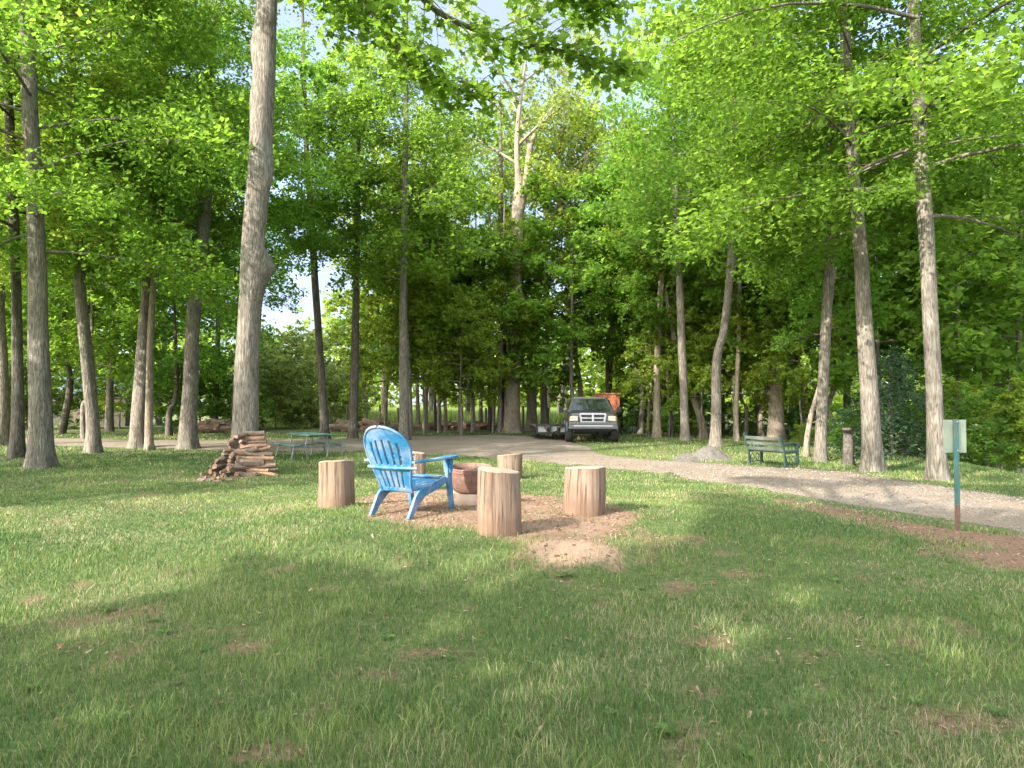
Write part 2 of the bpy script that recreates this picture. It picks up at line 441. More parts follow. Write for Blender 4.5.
def bare(x, y):
    x = np.asarray(x, float); y = np.asarray(y, float)
    b = np.zeros(x.shape)
    for (px, py, rx, ry) in BARE:
        c = G(px, py); ex = abs(G(px+rx, py).x-c.x); ey = abs(G(px, py-ry).y-G(px, py+ry).y)/2
        e = np.hypot((x-c.x)/ex, (y-c.y)/ey)+(vnoise(x, y, 0.22, 3)-0.5)*1.3+(vnoise(x, y, 0.07, 5)-0.5)*0.7
        b = np.maximum(b, sstep(1.25, 0.25, e)*0.56)
    pit = edge_dist(x, y, PIT, 0.45); st = edge_dist(x, y, STRIP, 0.5)
    b = np.maximum(b, sstep(-0.12, 0.30, pit)*(0.8+0.2*sstep(.3, .6, vnoise(x, y, .3, 6)))); b = np.maximum(b, np.exp(-(((x-MOUND[0])/0.46)**2+((y-MOUND[1])/0.33)**2)**2)); b = np.maximum(b, sstep(-0.15, 0.25, st)*(0.55+0.45*sstep(0.35, 0.6, vnoise(x, y, 0.5, 6))))
    n = vnoise(x, y, 0.55, 2)*0.6+vnoise(x, y, 0.17, 3)*0.4
    b = np.maximum(b, sstep(0.55, 0.84, n)*0.52)
    b = np.maximum(b, sstep(24, 30, y)*0.25)
    return b
def grid_axis(lo, hi, c, fine, half, grow):
    out = [c]
    for sgn in (1, -1):
        p = c; st = fine
        while (p < hi if sgn > 0 else p > lo):
            if abs(p-c) > half: st *= grow
            p += sgn*st; out.append(p)
    return np.array(sorted(out))
gx = grid_axis(-240, 240, 0, 0.11, 7.0, 1.07); gy = grid_axis(-60, 420, 6.0, 0.11, 5.0, 1.06)
XX, YY = np.meshgrid(gx, gy); ZZ = H(XX, YY); nx, ny = len(gx), len(gy)
def grid_faces(nx, ny):
    i = np.arange(ny-1)[:, None]*nx+np.arange(nx-1)[None]
    return np.stack([i, i+1, i+1+nx, i+nx], -1).reshape(-1, 4)
bf = bare(XX.ravel(), YY.ravel()); pf = sstep(-0.1, 0.3, edge_dist(XX.ravel(), YY.ravel(), PIT, 0.3))
m, nt, out = mat('lawn_soil')
v = objvec(nt)
at_b = N(nt, 'ShaderNodeAttribute', attribute_name='cover')
sep = nt.nodes.new('ShaderNodeSeparateColor'); L(nt, at_b.outputs['Color'], sep.inputs[0])
n1 = noise(nt, 30, 8, 0.7, v); n2 = noise(nt, 3.0, 6, 0.6, v); n3 = noise(nt, 120, 4, 0.7, v)
gcol = ramp(nt, n1, [(0.3, (0.07, 0.09, 0.035)), (0.55, (0.13, 0.16, 0.06)), (0.75, (0.23, 0.225, 0.10))])
scol = ramp(nt, n1, [(0.28, (0.094, 0.058, 0.036)), (0.5, (0.225, 0.155, 0.105)), (0.72, (0.331, 0.238, 0.173))])
chip = ramp(nt, n3, [(0.35, (0.086, 0.043, 0.026)), (0.5, (0.245, 0.144, 0.090)), (0.68, (0.360, 0.245, 0.173))])
scol = mixc(nt, n2, scol, chip)
scol = mixc(nt, ramp(nt, sep.outputs[1], [(0, (0, 0, 0)), (1, (0.45, 0.45, 0.45))]), scol, ramp(nt, n2, [(0.35, (0.173, 0.104, 0.068)), (0.6, (0.346, 0.252, 0.187))]))
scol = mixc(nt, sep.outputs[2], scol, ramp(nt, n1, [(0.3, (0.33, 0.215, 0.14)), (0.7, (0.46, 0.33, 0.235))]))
ad = N(nt, 'ShaderNodeMath', operation='MULTIPLY_ADD'); L(nt, n1, ad.inputs[0]); ad.inputs[1].default_value = 0.5; L(nt, sep.outputs[0], ad.inputs[2])
fac = ramp(nt, ad.outputs[0], [(0.5, (0, 0, 0)), (0.85, (1, 1, 1))])
c = mixc(nt, fac, gcol, scol)
hh = mixc(nt, 0.5, n1, n3)
principled(nt, out, c, 0.95, bump(nt, hh, 0.8, 0.03), 0, 0.1)
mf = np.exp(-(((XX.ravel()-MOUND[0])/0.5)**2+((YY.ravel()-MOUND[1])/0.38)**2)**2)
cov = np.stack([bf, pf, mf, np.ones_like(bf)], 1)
fc = grid_faces(nx, ny)
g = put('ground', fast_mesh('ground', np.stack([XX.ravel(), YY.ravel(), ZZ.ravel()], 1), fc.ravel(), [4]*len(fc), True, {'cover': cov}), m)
setting(g)

# gravel drive: a sheet cut to its ragged outline
rx = np.arange(-36, 17, 0.16); ry = np.concatenate([np.arange(4.0, 14, 0.12), np.arange(14, 37, 0.22)])
X2, Y2 = np.meshgrid(rx, ry); keep = roadm(X2.ravel(), Y2.ravel()) > 0
fq = grid_faces(len(rx), len(ry)); fq = fq[keep[fq].all(1)]
used = np.unique(fq); remap = -np.ones(X2.size, int); remap[used] = np.arange(len(used)); fq = remap[fq]
xv = X2.ravel()[used]; yv = Y2.ravel()[used]
def crownh(x, y): return -0.014+0.055*sstep(-0.2, 1.0, edge_dist(x, y, ROAD))+(vnoise(x, y, 0.6, 6)-0.5)*0.012
zv = H(xv, yv)+crownh(xv, yv)
m, nt, out = mat('gravel'); v = objvec(nt)
vo = N(nt, 'ShaderNodeTexVoronoi', Scale=34.0); L(nt, v, vo.inputs['Vector'])
n1 = noise(nt, 60, 6, 0.75, v); n2 = noise(nt, 0.55, 6, 0.65, v)
c = ramp(nt, n1, [(0.25, (0.106, 0.086, 0.066)), (0.5, (0.218, 0.182, 0.145)), (0.75, (0.317, 0.277, 0.231))])
c = mixc(nt, 0.35, c, vo.outputs['Color'], 'SOFT_LIGHT')
n5 = noise(nt, 5.0, 7, 0.75, v); c = mixc(nt, ramp(nt, n5, [(0.40, (0, 0, 0)), (0.62, (0.7, 0.7, 0.7))]), c, (0.277, 0.238, 0.195))
n6 = noise(nt, 11.0, 5, 0.8, v); c = mixc(nt, ramp(nt, n6, [(0.54, (0, 0, 0)), (0.66, (0.6, 0.6, 0.6))]), c, (0.099, 0.079, 0.059))
f2 = ramp(nt, n2, [(0.42, (0, 0, 0)), (0.62, (0.75, 0.75, 0.75))]); c = mixc(nt, f2, c, (0.191, 0.145, 0.106))
principled(nt, out, c, 0.95, bump(nt, vo.outputs['Distance'], 0.7, 0.02), 0, 0.15)
M['gravel'] = m
rd = put('gravel_drive', fast_mesh('gravel_drive', np.stack([xv, yv, zv], 1), fq.ravel(), [4]*len(fq), True), M['gravel']); setting(rd)

def stones(name, pts, sizes, m, rng):
    ico = bmesh.new(); bmesh.ops.create_icosphere(ico, subdivisions=1, radius=1); tv = np.array([v.co for v in ico.verts]); tf = np.array([[q.index for q in f.verts] for f in ico.faces]); ico.free()
    n = len(pts); k = len(tv)
    sc = sizes[:, None]*rng.uniform(0.6, 1.2, (n, 3)); an = rng.random(n)*6.28
    v = tv[None]*(1+rng.normal(size=(n, k, 1))*0.13)*sc[:, None]
    x = v[..., 0]*np.cos(an)[:, None]-v[..., 1]*np.sin(an)[:, None]; y = v[..., 0]*np.sin(an)[:, None]+v[..., 1]*np.cos(an)[:, None]
    v = np.stack([x, y, v[..., 2]*0.75], -1)+pts[:, None]
    f = (tf[None]+np.arange(n)[:, None, None]*k).reshape(-1)
    return put(name, fast_mesh(name, v.reshape(-1, 3), f, [3]*(n*len(tf)), False, {'rnd': np.repeat(rng.random(n), k)}), m)
m, nt, out = mat('stone_bits'); a = N(nt, 'ShaderNodeAttribute', attribute_name='rnd')
principled(nt, out, ramp(nt, a.outputs['Fac'], [(0, (0.086, 0.069, 0.056)), (0.4, (0.165, 0.139, 0.112)), (0.8, (0.244, 0.211, 0.178)), (1, (0.317, 0.290, 0.251))]), 0.9)
M['stones'] = m
rng = np.random.default_rng(21)
px = rng.uniform(1, 13, 60000); py = rng.uniform(6, 21, 60000); kp = (roadm(px, py) > -0.30) & (rng.random(60000) < np.clip(1.25-py/15, 0.0, 0.7)) & (px < py*0.85+0.5)
px = px[kp]; py = py[kp]
setting(stones('gravel_stones', np.stack([px, py, H(px, py)+np.maximum(crownh(px, py), 0)+0.003], 1), rng.uniform(0.006, 0.016, len(px))*np.clip(py/11, 0.8, 1.4), M['stones'], rng), 'stuff')

# heap of gravel beside the drive
def gravel_heap():
    c = G(705, 459); rng = np.random.default_rng(5); s = F/c.y
    w = 32/s; pts = []; n = 40
    gxx, gyy = np.meshgrid(np.linspace(-1.25, 1.25, n), np.linspace(-1.1, 1.1, n))
    def hz(x, y):
        a = np.exp(-((x-.12)**2*3.2+y**2*2.2)*1.3)*0.50; b = np.exp(-((x+0.55)**2*5+(y+.1)**2*4))*0.20
        return (np.maximum(a, b)+(vnoise(x*3, y*3, 0.5, 2)-0.5)*0.09-0.045)
    zz = hz(gxx, gyy)
    fq = grid_faces(n, n); t = thing('gravel_heap', 'low heap of pale gravel on the grass beside the drive', 'gravel heap', c)
    put('heap', fast_mesh('heap', np.stack([gxx.ravel()*w, gyy.ravel()*w, zz.ravel()*w/1.1], 1), fq.ravel(), [4]*len(fq), True), simple('grey_heap', (0.125, 0.115, 0.102), 0.95, 0.35, 30, bmp=0.6), t)
    x = rng.uniform(-1.1, 1.1, 2600); y = rng.uniform(-1, 1, 2600); z = hz(x, y); k = z > -0.02; x, y, z = x[k], y[k], z[k]
    o = stones('loose_stones', np.stack([x*w, y*w, z*w/1.1], 1), rng.uniform(0.010, 0.026, len(x)), simple('grey_stones', (0.13, 0.118, 0.105), 0.95, 0.4, 40), rng); o.parent = t; o['kind'] = 'stuff'
gravel_heap()

# ------------------------------------------------------------------ grass blades
def grass():
    rng = np.random.default_rng(31); P = []
    for (y0, y1, dens) in ((2.2, 3.6, 5200), (3.6, 5.2, 4200), (5.2, 8.0, 2600), (8.0, 12.5, 1300), (12.5, 20.0, 520), (20, 34, 120)):
        xw = 0.80*y1+1.2; n = int((y1-y0)*2*xw*dens)
        x = rng.uniform(-xw, xw, n); y = rng.uniform(y0, y1, n)
        k = np.abs(x) < 0.80*y+1.0; x, y = x[k], y[k]
        k = roadm(x, y) < -0.02+0.22*(rng.random(len(x)) < 0.04); x, y = x[k], y[k]
        b = bare(x, y); k = rng.random(len(x)) > b*1.02; x, y = x[k], y[k]
        P.append((x, y))
    x = np.concatenate([p[0] for p in P]); y = np.concatenate([p[1] for p in P]); n = len(x)
    clump = vnoise(x, y, 0.45, 7); big = vnoise(x, y, 1.7, 6); fine = vnoise(x, y, 0.12, 5)
    d = np.hypot(x, y)
    hgt = 0.76*(0.030+0.055*clump+0.035*big*fine+0.02*sstep(6, 3, y)*big)*rng.uniform(0.5, 1.35, n)*(1+0.2*sstep(9, 20, y))
    hgt *= 1-0.35*sstep(5.0, 9.0, y)*sstep(16, 11, y)
    tuft = rng.random(n) < 0.012; hgt = np.where(tuft, hgt*1.8, hgt)
    w = np.maximum(0.0032*rng.uniform(0.7, 1.5, n), d*0.00075)
    az = rng.random(n)*6.283; ln = hgt*rng.uniform(0.1, 0.85, n)
    laz = rng.random(n)*6.283+vnoise(x, y, 0.6, 1)*4
    z = H(x, y)-0.004
    ax, ay = np.cos(az)*w/2, np.sin(az)*w/2; lx, ly = np.cos(laz)*ln, np.sin(laz)*ln
    def row(f, hf, s): return np.stack([x+lx*f+ax*s, y+ly*f+ay*s, z+hgt*hf], 1)
    V = np.stack([row(0, 0, -1), row(0, 0, 1), row(0.35, 0.6, 0.8), row(0.35, 0.6, -0.8), row(1.0, 0.95, 0)], 1).reshape(-1, 3)
    i = np.arange(n)[:, None]*5
    fl = np.concatenate([i+np.array([[0, 1, 2, 3]]), i+np.array([[3, 2, 4]])], 1).ravel()
    tone = np.clip(0.15+0.5*clump+0.6*(vnoise(x, y, 1.6, 2)-0.5)+0.24*rng.normal(size=n)+0.15*(fine-.5), 0, 1)
    dry = np.clip((rng.random(n) < 0.07+0.38*sstep(0.48, 0.75, vnoise(x, y, 0.8, 3)*.7+vnoise(x, y, .25, 2)*.3)).astype(float)*rng.uniform(0.4, 1, n), 0, 1)
    colr = np.stack([tone, dry, rng.random(n), np.ones(n)], 1)
    me = fast_mesh('grass', V, fl, np.tile([4, 3], n), False, {'tone': np.repeat(colr, 5, 0)})
    m, nt, out = mat('grass_blade'); a = N(nt, 'ShaderNodeAttribute', attribute_name='tone')
    s = nt.nodes.new('ShaderNodeSeparateColor'); L(nt, a.outputs['Color'], s.inputs[0])
    c = ramp(nt, s.outputs[0], [(0.05, (0.052, 0.125, 0.034)), (0.4, (0.112, 0.20, 0.05)), (0.7, (0.19, 0.265, 0.072)), (1, (0.34, 0.375, 0.14))])
    c = mixc(nt, s.outputs[1], c, (0.46, 0.39, 0.24))
    p = nt.nodes.new('ShaderNodeBsdfPrincipled'); p.inputs['Roughness'].default_value = 0.55; p.inputs['Specular IOR Level'].default_value = 0.3; L(nt, c, p.inputs['Base Color'])
    t = nt.nodes.new('ShaderNodeBsdfTranslucent'); L(nt, c, t.inputs['Color'])
    mx = nt.nodes.new('ShaderNodeMixShader'); mx.inputs[0].default_value = 0.35
    L(nt, p.outputs[0], mx.inputs[1]); L(nt, t.outputs[0], mx.inputs[2]); L(nt, mx.outputs[0], out.inputs['Surface'])
    setting(put('grass', me, m), 'stuff')
grass()

# wood chips and twigs lying on bare soil
def chips():
    rng = np.random.default_rng(77)
    x = rng.uniform(-3, 9.5, 60000); y = rng.uniform(2.4, 11, 60000)
    bb = bare(x, y); k = (roadm(x, y) < 0) & ((bb > 0.66) & (np.hypot(x-MOUND[0], y-MOUND[1]) > 0.6) & (rng.random(60000) < 0.28) | (bb > 0.3) & (rng.random(60000) < 0.15) | (rng.random(60000) < 0.035)); x, y = x[k], y[k]; n = len(x)
    l = rng.uniform(0.006, 0.022, n); w = l*rng.uniform(0.15, 0.5, n); a = rng.random(n)*6.28; ti = rng.normal(size=n)*0.25
    ux, uy = np.cos(a)*l, np.sin(a)*l; vx, vy = -np.sin(a)*w, np.cos(a)*w; z = H(x, y)+0.006+np.abs(ti)*l*0.5
    V = np.stack([np.stack([x+sx*ux+sy*vx, y+sx*uy+sy*vy, z+sx*ti*l+0.003*top], 1) for top in (0, 1) for sx, sy in ((-1, -1), (1, -1), (1, 1), (-1, 1))], 1).reshape(-1, 3)
    i = np.arange(n)[:, None]*8
    f = np.concatenate([i+np.array([q]) for q in ([4, 5, 6, 7], [0, 1, 5, 4], [1, 2, 6, 5], [2, 3, 7, 6], [3, 0, 4, 7])], 1).ravel()
    m, nt, out = mat('wood_chip'); at_ = N(nt, 'ShaderNodeAttribute', attribute_name='rnd')
    principled(nt, out, ramp(nt, at_.outputs['Fac'], [(0, (0.07, 0.04, 0.022)), (0.4, (0.21, 0.115, 0.07)), (0.8, (0.31, 0.20, 0.13)), (1, (0.45, 0.34, 0.25))]), 0.9)
    setting(put('wood_chips', fast_mesh('wood_chips', V, f, [4]*(5*n), False, {'rnd': np.repeat(rng.random(n), 8)}), m), 'stuff')
chips()

# ------------------------------------------------------------------ materials of the small things
def plastic_blue():
    m, nt, out = mat('sun_bleached_blue_plastic'); v = objvec(nt)
    n1 = noise(nt, 4.0, 6, 0.65, v); n2 = noise(nt, 40, 4, 0.6, v)
    c = ramp(nt, n2, [(0.3, (0.02, 0.135, 0.285)), (0.7, (0.03, 0.17, 0.335))])
    f = ramp(nt, n1, [(0.42, (0, 0, 0)), (0.62, (0.75, 0.75, 0.75))]); c = mixc(nt, f, c, (0.24, 0.29, 0.38))
    principled(nt, out, c, 0.42, bump(nt, n2, 0.12, 0.004), 0, 0.4); return m
def cut_wood():
    m, nt, out = mat('weathered_log_side'); v = objvec(nt, (1, 1, 0.06)); v1 = objvec(nt)
    n1 = noise(nt, 34, 6, 0.7, v); n2 = noise(nt, 5, 5, 0.65, v1); n3 = noise(nt, 9, 3, 0.6, v)
    c = ramp(nt, n1, [(0.30, (0.099, 0.062, 0.043)), (0.42, (0.228, 0.156, 0.110)), (0.7, (0.304, 0.220, 0.163))])
    c = mixc(nt, ramp(nt, n2, [(0.45, (0, 0, 0)), (0.7, (0.6, 0.6, 0.6))]), c, (0.24, 0.20, 0.17))
    c = mixc(nt, ramp(nt, n3, [(0.30, (0.75, 0.75, 0.75)), (0.42, (0, 0, 0))]), c, (0.12, 0.075, 0.05))
    n4 = noise(nt, 15, 3, 0.5, objvec(nt, (1, 1, 0.035)))
    c = mixc(nt, ramp(nt, n4, [(0.40, (0, 0, 0)), (0.445, (0.85, 0.85, 0.85)), (0.49, (0, 0, 0))]), c, (0.07, 0.045, 0.032))
    sx = nt.nodes.new('ShaderNodeSeparateXYZ'); L(nt, v1, sx.inputs[0]); ml = N(nt, 'ShaderNodeMath', operation='MULTIPLY_ADD'); L(nt, n2, ml.inputs[0]); ml.inputs[1].default_value = -0.22; L(nt, sx.outputs['Z'], ml.inputs[2])
    c = mixc(nt, ramp(nt, ml.outputs[0], [(-0.0, (0.7, 0.7, 0.7)), (0.10, (0, 0, 0))]), c, (0.20, 0.125, 0.085))
    hb = mixc(nt, 0.4, n1, n4)
    principled(nt, out, c, 0.9, bump(nt, hb, 1.0, 0.03), 0, 0.1); return m
def log_end():
    m, nt, out = mat('sawn_log_end'); v = objvec(nt)
    wv = N(nt, 'ShaderNodeTexWave', Scale=14.0, Distortion=2.5); wv.wave_type = 'RINGS'; wv.rings_direction = 'Z'; L(nt, v, wv.inputs['Vector'])
    n = noise(nt, 18, 5, 0.7, v)
    c = ramp(nt, wv.outputs['Fac'], [(0.2, (0.272, 0.200, 0.145)), (0.8, (0.365, 0.289, 0.221))]); c = mixc(nt, ramp(nt, n, [(0.45, (0, 0, 0)), (0.75, (0.7, 0.7, 0.7))]), c, (0.33, 0.29, 0.25))
    principled(nt, out, c, 0.9, bump(nt, n, 0.3, 0.01), 0, 0.15); return m
def rusty(name, a, b, sc=14):
    m, nt, out = mat(name); v = objvec(nt); n1 = noise(nt, sc, 7, 0.7, v); n2 = noise(nt, sc*0.25, 5, 0.6, v)
    c = ramp(nt, n1, [(0.3, tuple(q*0.6 for q in a)), (0.55, a), (0.75, b)]); c = mixc(nt, ramp(nt, n2, [(0.5, (0, 0, 0)), (0.7, (0.55,)*3)]), c, tuple(q*0.75 for q in b))
    principled(nt, out, c, 0.75, bump(nt, n1, 0.35, 0.01), 0.1, 0.3); return m
M['blue'] = plastic_blue(); M['log'] = cut_wood(); M['logend'] = log_end()
M['rust'] = rusty('rusty_steel', (0.20, 0.115, 0.088), (0.30, 0.19, 0.148)); M['soot'] = simple('ash_and_soot', (0.06, 0.05, 0.045), 0.95, 0.4, 20)
M['clay'] = simple('dusty_tan_ring', (0.42, 0.30, 0.22), 0.9, 0.2, 10, bmp=0.3)
M['wood_grey'] = simple('old_split_wood', (0.20, 0.15, 0.115), 0.9, 0.45, 22, bmp=0.6, dirt=(0.14, 0.10, 0.08))
M['wood_fresh'] = simple('orange_split_face', (0.29, 0.17, 0.11), 0.9, 0.35, 18, bmp=0.5, dirt=(0.22, 0.13, 0.09))
M['teal'] = simple('teal_post_paint', (0.045, 0.135, 0.125), 0.65, 0.25, 9, dirt=(0.10, 0.12, 0.095))
M['teal_rust'] = rusty('rusted_post_foot', (0.17, 0.10, 0.075), (0.24, 0.16, 0.12), 25)
M['panel'] = simple('pale_green_panel', (0.24, 0.275, 0.21), 0.6, 0.08, 3)
M['galv'] = simple('grey_steel_tube', (0.20, 0.21, 0.22), 0.5, 0.15, 12, metal=0.3)
M['green_plank'] = simple('green_painted_plank', (0.05, 0.125, 0.10), 0.6, 0.25, 7, dirt=(0.14, 0.22, 0.18))
M['bench_green'] = simple('weathered_green_bench', (0.018, 0.05, 0.04), 0.65, 0.25, 9, dirt=(0.06, 0.085, 0.075))
M['bench_slat'] = simple('worn_bench_slat', (0.07, 0.09, 0.075), 0.8, 0.25, 8, dirt=(0.16, 0.15, 0.13))

# ------------------------------------------------------------------ blue garden chair
def adirondack():
    b = G(411, 512); ang = math.atan2(-0.46, 0.89)     # forward = local +Y turned towards the fire ring
    t = thing('garden_chair', 'blue plastic garden chair with fan back, faded at the back', 'chair', b, ang)
    t.scale = (0.97, 0.97, 0.97)
    # curved fan back with slots
    n_s, n_v = 45, 56; top = 0.80
    def half(v):
        w = 0.205+0.10*float(sstep(0.0, 0.52, v))
        if v > 0.50: w *= math.sqrt(max(0.0, 1-((v-0.50)/(top-0.50+1e-6))**2.3))
        return w
    rec = R(22); vs = []; fs = []
    for j in range(n_v+1):
        v = top*(1-(1-j/n_v)**1.25) if j/n_v > .0 else 0
        for i in range(n_s):
            s = -1+2*i/(n_s-1); h = max(half(v), 0.012); x = s*h
            y = -v*math.sin(rec)-0.075*(1-(x/0.30)**2)*(0.4+0.6*v/top); z = 0.27+v*math.cos(rec)
            vs.append((x, y-0.24, z))
    def vv(j): return top*(1-(1-j/n_v)**1.25)
    for j in range(n_v):
        vm = 0.5*(vv(j)+vv(j+1))
        for i in range(n_s-1):
            sm = -1+2*(i+0.5)/(n_s-1)
            slot = False
            for k in range(5):
                c = (-0.60+0.30*k); lim = top-0.155-0.10*abs(c)**1.6
                if abs(sm-c) < 0.045 and (0.335 < vm < lim or 0.05 < vm < 0.262): slot = True
            if not slot: fs.append([j*n_s+i, j*n_s+i+1, (j+1)*n_s+i+1, (j+1)*n_s+i])
    me = bpy.data.meshes.new('backrest'); me.from_pydata(vs, [], fs); me.polygons.foreach_set('use_smooth', [True]*len(fs))
    bk = put('backrest', me, M['blue'], t); so = bk.modifiers.new('thickness', 'SOLIDIFY'); so.thickness = 0.022; so.offset = 0
    # raised rim round the fan and moulded cross rib
    mb = MB(); rim = []
    for sgn in (-1, 1):
        q = []
        for j in range(0, n_v+1, 2):
            v = vv(j); x = sgn*max(half(v), .012); y = -v*math.sin(rec)-0.075*(1-(x/0.30)**2)*(0.4+0.6*v/top)-0.24-0.008; q.append((x, y, 0.27+v*math.cos(rec)))
        mb.tube(q, 0.017, 6)
    mb.build('rim', M['blue'], bk)
    mb = MB(); v = 0.30
    q = [(x, -v*math.sin(rec)-0.075*(1-(x/0.30)**2)*(0.4+0.6*v/top)-0.255, 0.27+v*math.cos(rec)) for x in np.linspace(-0.335, 0.335, 13)]
    mb.tube(q, 0.021, 6); mb.build('cross_rib', M['blue'], t)
    # seat of curved slats
    mb = MB(); 
    for k in range(7):
        y = -0.20+0.078*k; z = 0.295+0.072*sstep(-.2, .3, y)+0.03*(y > 0.2); mb.box((0, y, float(z)), (0.47, 0.066, 0.02), Matrix.Rotation(R(9), 3, 'X'), 0, 0.006)
    mb.box((0, 0.335, 0.365), (0.49, 0.03, 0.06), None, 0, 0.008); mb.build('seat', M['blue'], t)
    for sx in (-1, 1):
        # side rail runs from the front leg down and back into the rear leg
        mb = MB(); q = []
        o = [(0.30, 0.40), (0.36, 0.385), (0.30, 0.31), (0.10, 0.255), (-0.10, 0.215), (-0.24, 0.12), (-0.35, 0.0), (-0.43, 0.0), (-0.40, 0.05), (-0.30, 0.22), (-0.22, 0.29), (0.0, 0.335)]
        mb.prism([(y, z) for y, z in o], sx*0.262-0.017, sx*0.262+0.017); mb.build('rear_leg', M['blue'], t, bevel=0.006)
        mb = MB(); mb.prism([(0.30, 0.60), (0.395, 0.60), (0.40, 0.36), (0.46, 0.0), (0.40, 0.0), (0.345, 0.22), (0.31, 0.36)], sx*0.29-0.022, sx*0.29+0.022)
        mb.prism([(0.31, 0.60), (0.385, 0.60), (0.37, 0.46), (0.325, 0.44)], sx*0.29-0.05, sx*0.29+0.05); mb.build('front_leg', M['blue'], t, bevel=0.006)
        bm = bmesh.new(); q = [(-0.045, -0.40), (0.035, -0.42), (0.055, -0.1), (0.085, 0.28), (0.075, 0.42), (0.03, 0.46), (-0.05, 0.45), (-0.075, 0.38), (-0.05, 0.05)]
        mb = MB(); n = len(q); vs = [(sx*(0.315+x), y, 0.605+0.012*(y > .2)) for x, y in q]+[(sx*(0.315+x), y, 0.633+0.012*(y > .2)) for x, y in q]
        mb.add(vs, [[i, (i+1) % n, (i+1) % n+n, i+n] for i in range(n)]+[list(range(n))[::-1], [i+n for i in range(n)]]); mb.build('arm', M['blue'], t, bevel=0.008); bm.free()
adirondack()

# ------------------------------------------------------------------ stump seats
def stump(label, bx, by, wpx, hpx, seed, flare=0.0, lean=0.0, cut=(0, 0)):
    b = G(bx, by-4); s = F/b.y; rng = np.random.default_rng(seed); r = wpx/2/s; h = hpx/s; seg = 40
    ph = rng.random(6)*6.28; mb = MB(); vs = []; fs = []; prof = list(np.linspace(0, 1, 9)); prof[0] = -0.08
    def rad(a, u): return r*(1+0.05*math.sin(2*a+ph[0])+0.04*math.sin(3*a+ph[1])+0.012*math.sin(7*a+ph[2]+u)+0.008*math.sin(13*a+ph[3]+2*u)+flare*(1-u)**2+0.03*math.sin(u*3+ph[4]))
    for u in prof:
        for k in range(seg):
            a = 2*math.pi*k/seg; q = rad(a, u); vs.append((q*math.cos(a)+lean*h*u, q*math.sin(a), h*u+((0.022*r/.2*math.sin(a+ph[5])+0.002*math.sin(5*a+ph[1])+q*(cut[0]*math.cos(a)+cut[1]*math.sin(a))) if u == 1 else 0)))
    for i in range(len(prof)-1):
        for k in range(seg):
            a = i*seg+k; c = i*seg+(k+1) % seg; fs.append([a, c, c+seg, a+seg])
    mb.add(vs, fs, 0, True); tp = vs[-seg:]
    inner = [((x-lean*h)*0.955+lean*h, y*0.955, z+0.010) for x, y, z in tp]
    mb.add(tp+inner, [[k, (k+1) % seg, (k+1) % seg+seg, k+seg] for k in range(seg)], 1)
    o = None
    t = thing('log_stump', label, 'log stump', b, 0, 'log stumps set around the fire ring')
    mb.build('log', [M['log'], M['logend']], t)
    mb = MB(); mb.add(inner, [list(range(seg))], 0); mb.build('sawn_top', M['logend'], t)
stump('stout log stump left of the blue chair at the edge of the grass', 336, 511, 36, 45, 1)
stump('narrow sunlit log stump half hidden behind the back of the blue chair', 416, 494, 17, 37, 2)
stump('tall log stump nearest the viewer, in front of the fire ring', 499, 536, 41, 61, 3, 0.03, -0.02, (-0.16, 0.11))
stump('log stump standing directly behind the rusty fire ring', 510, 483, 25, 24, 4)
stump('wide short log stump on the right of the fire ring', 585, 516, 42, 44, 5, 0.0, 0.03, (-.05, .03))

# ------------------------------------------------------------------ fire ring
def fire_ring():
    b = G(471, 503); t = thing('fire_ring', 'round rusty steel fire ring raised on a tan base', 'fire ring', b); t.rotation_euler = (R(5), 0, 0); s = F/b.y
    r = 21.5/s
    mb = MB(); mb.lathe([(r*.90, -0.08), (r*.93, 0.03), (r*.88, 0.15), (r*.6, 0.15)], 40); mb.build('base_ring', M['clay'], t)
    mb = MB(); z0 = 0.165
    mb.lathe([(r*.80, z0), (r*.88, z0+0.03), (r*.97, z0+0.14), (r*.955, z0+0.23), (r*1.0, z0+0.275), (r*1.0, z0+0.287), (r*.95, z0+0.29), (r*.93, z0+0.22), (r*.93, z0+0.12), (r*.80, z0+0.05)], 48)
    mb.lathe([(r*.985, z0+.235), (r*.995, z0+.243), (r*.985, z0+.25)], 48)
    mb.build('steel_ring', M['rust'], t)
    mb = MB(); mb.lathe([(r*.93, z0+0.10), (r*.5, z0+0.10), (0.001, z0+0.09)], 30); mb.build('ash_bed', M['soot'], t)
    rng = np.random.default_rng(8)
    for k in range(4):
        mb = MB(); a = rng.random()*3.1; c = Vector((rng.normal()*.05, rng.normal()*.05, z0+0.15+.03*k)); d = Vector((math.cos(a), math.sin(a), rng.normal()*.25))*0.16
        mb.tube([c-d, c+d*.1+Vector((0, 0, .01)), c+d], [0.022, 0.026, 0.018], 7)
        tag(mb.build('charred_stick', M['soot'], None, b), 'charred stick lying in the rusty fire ring', 'stick', 'charred sticks in the fire ring')
fire_ring()

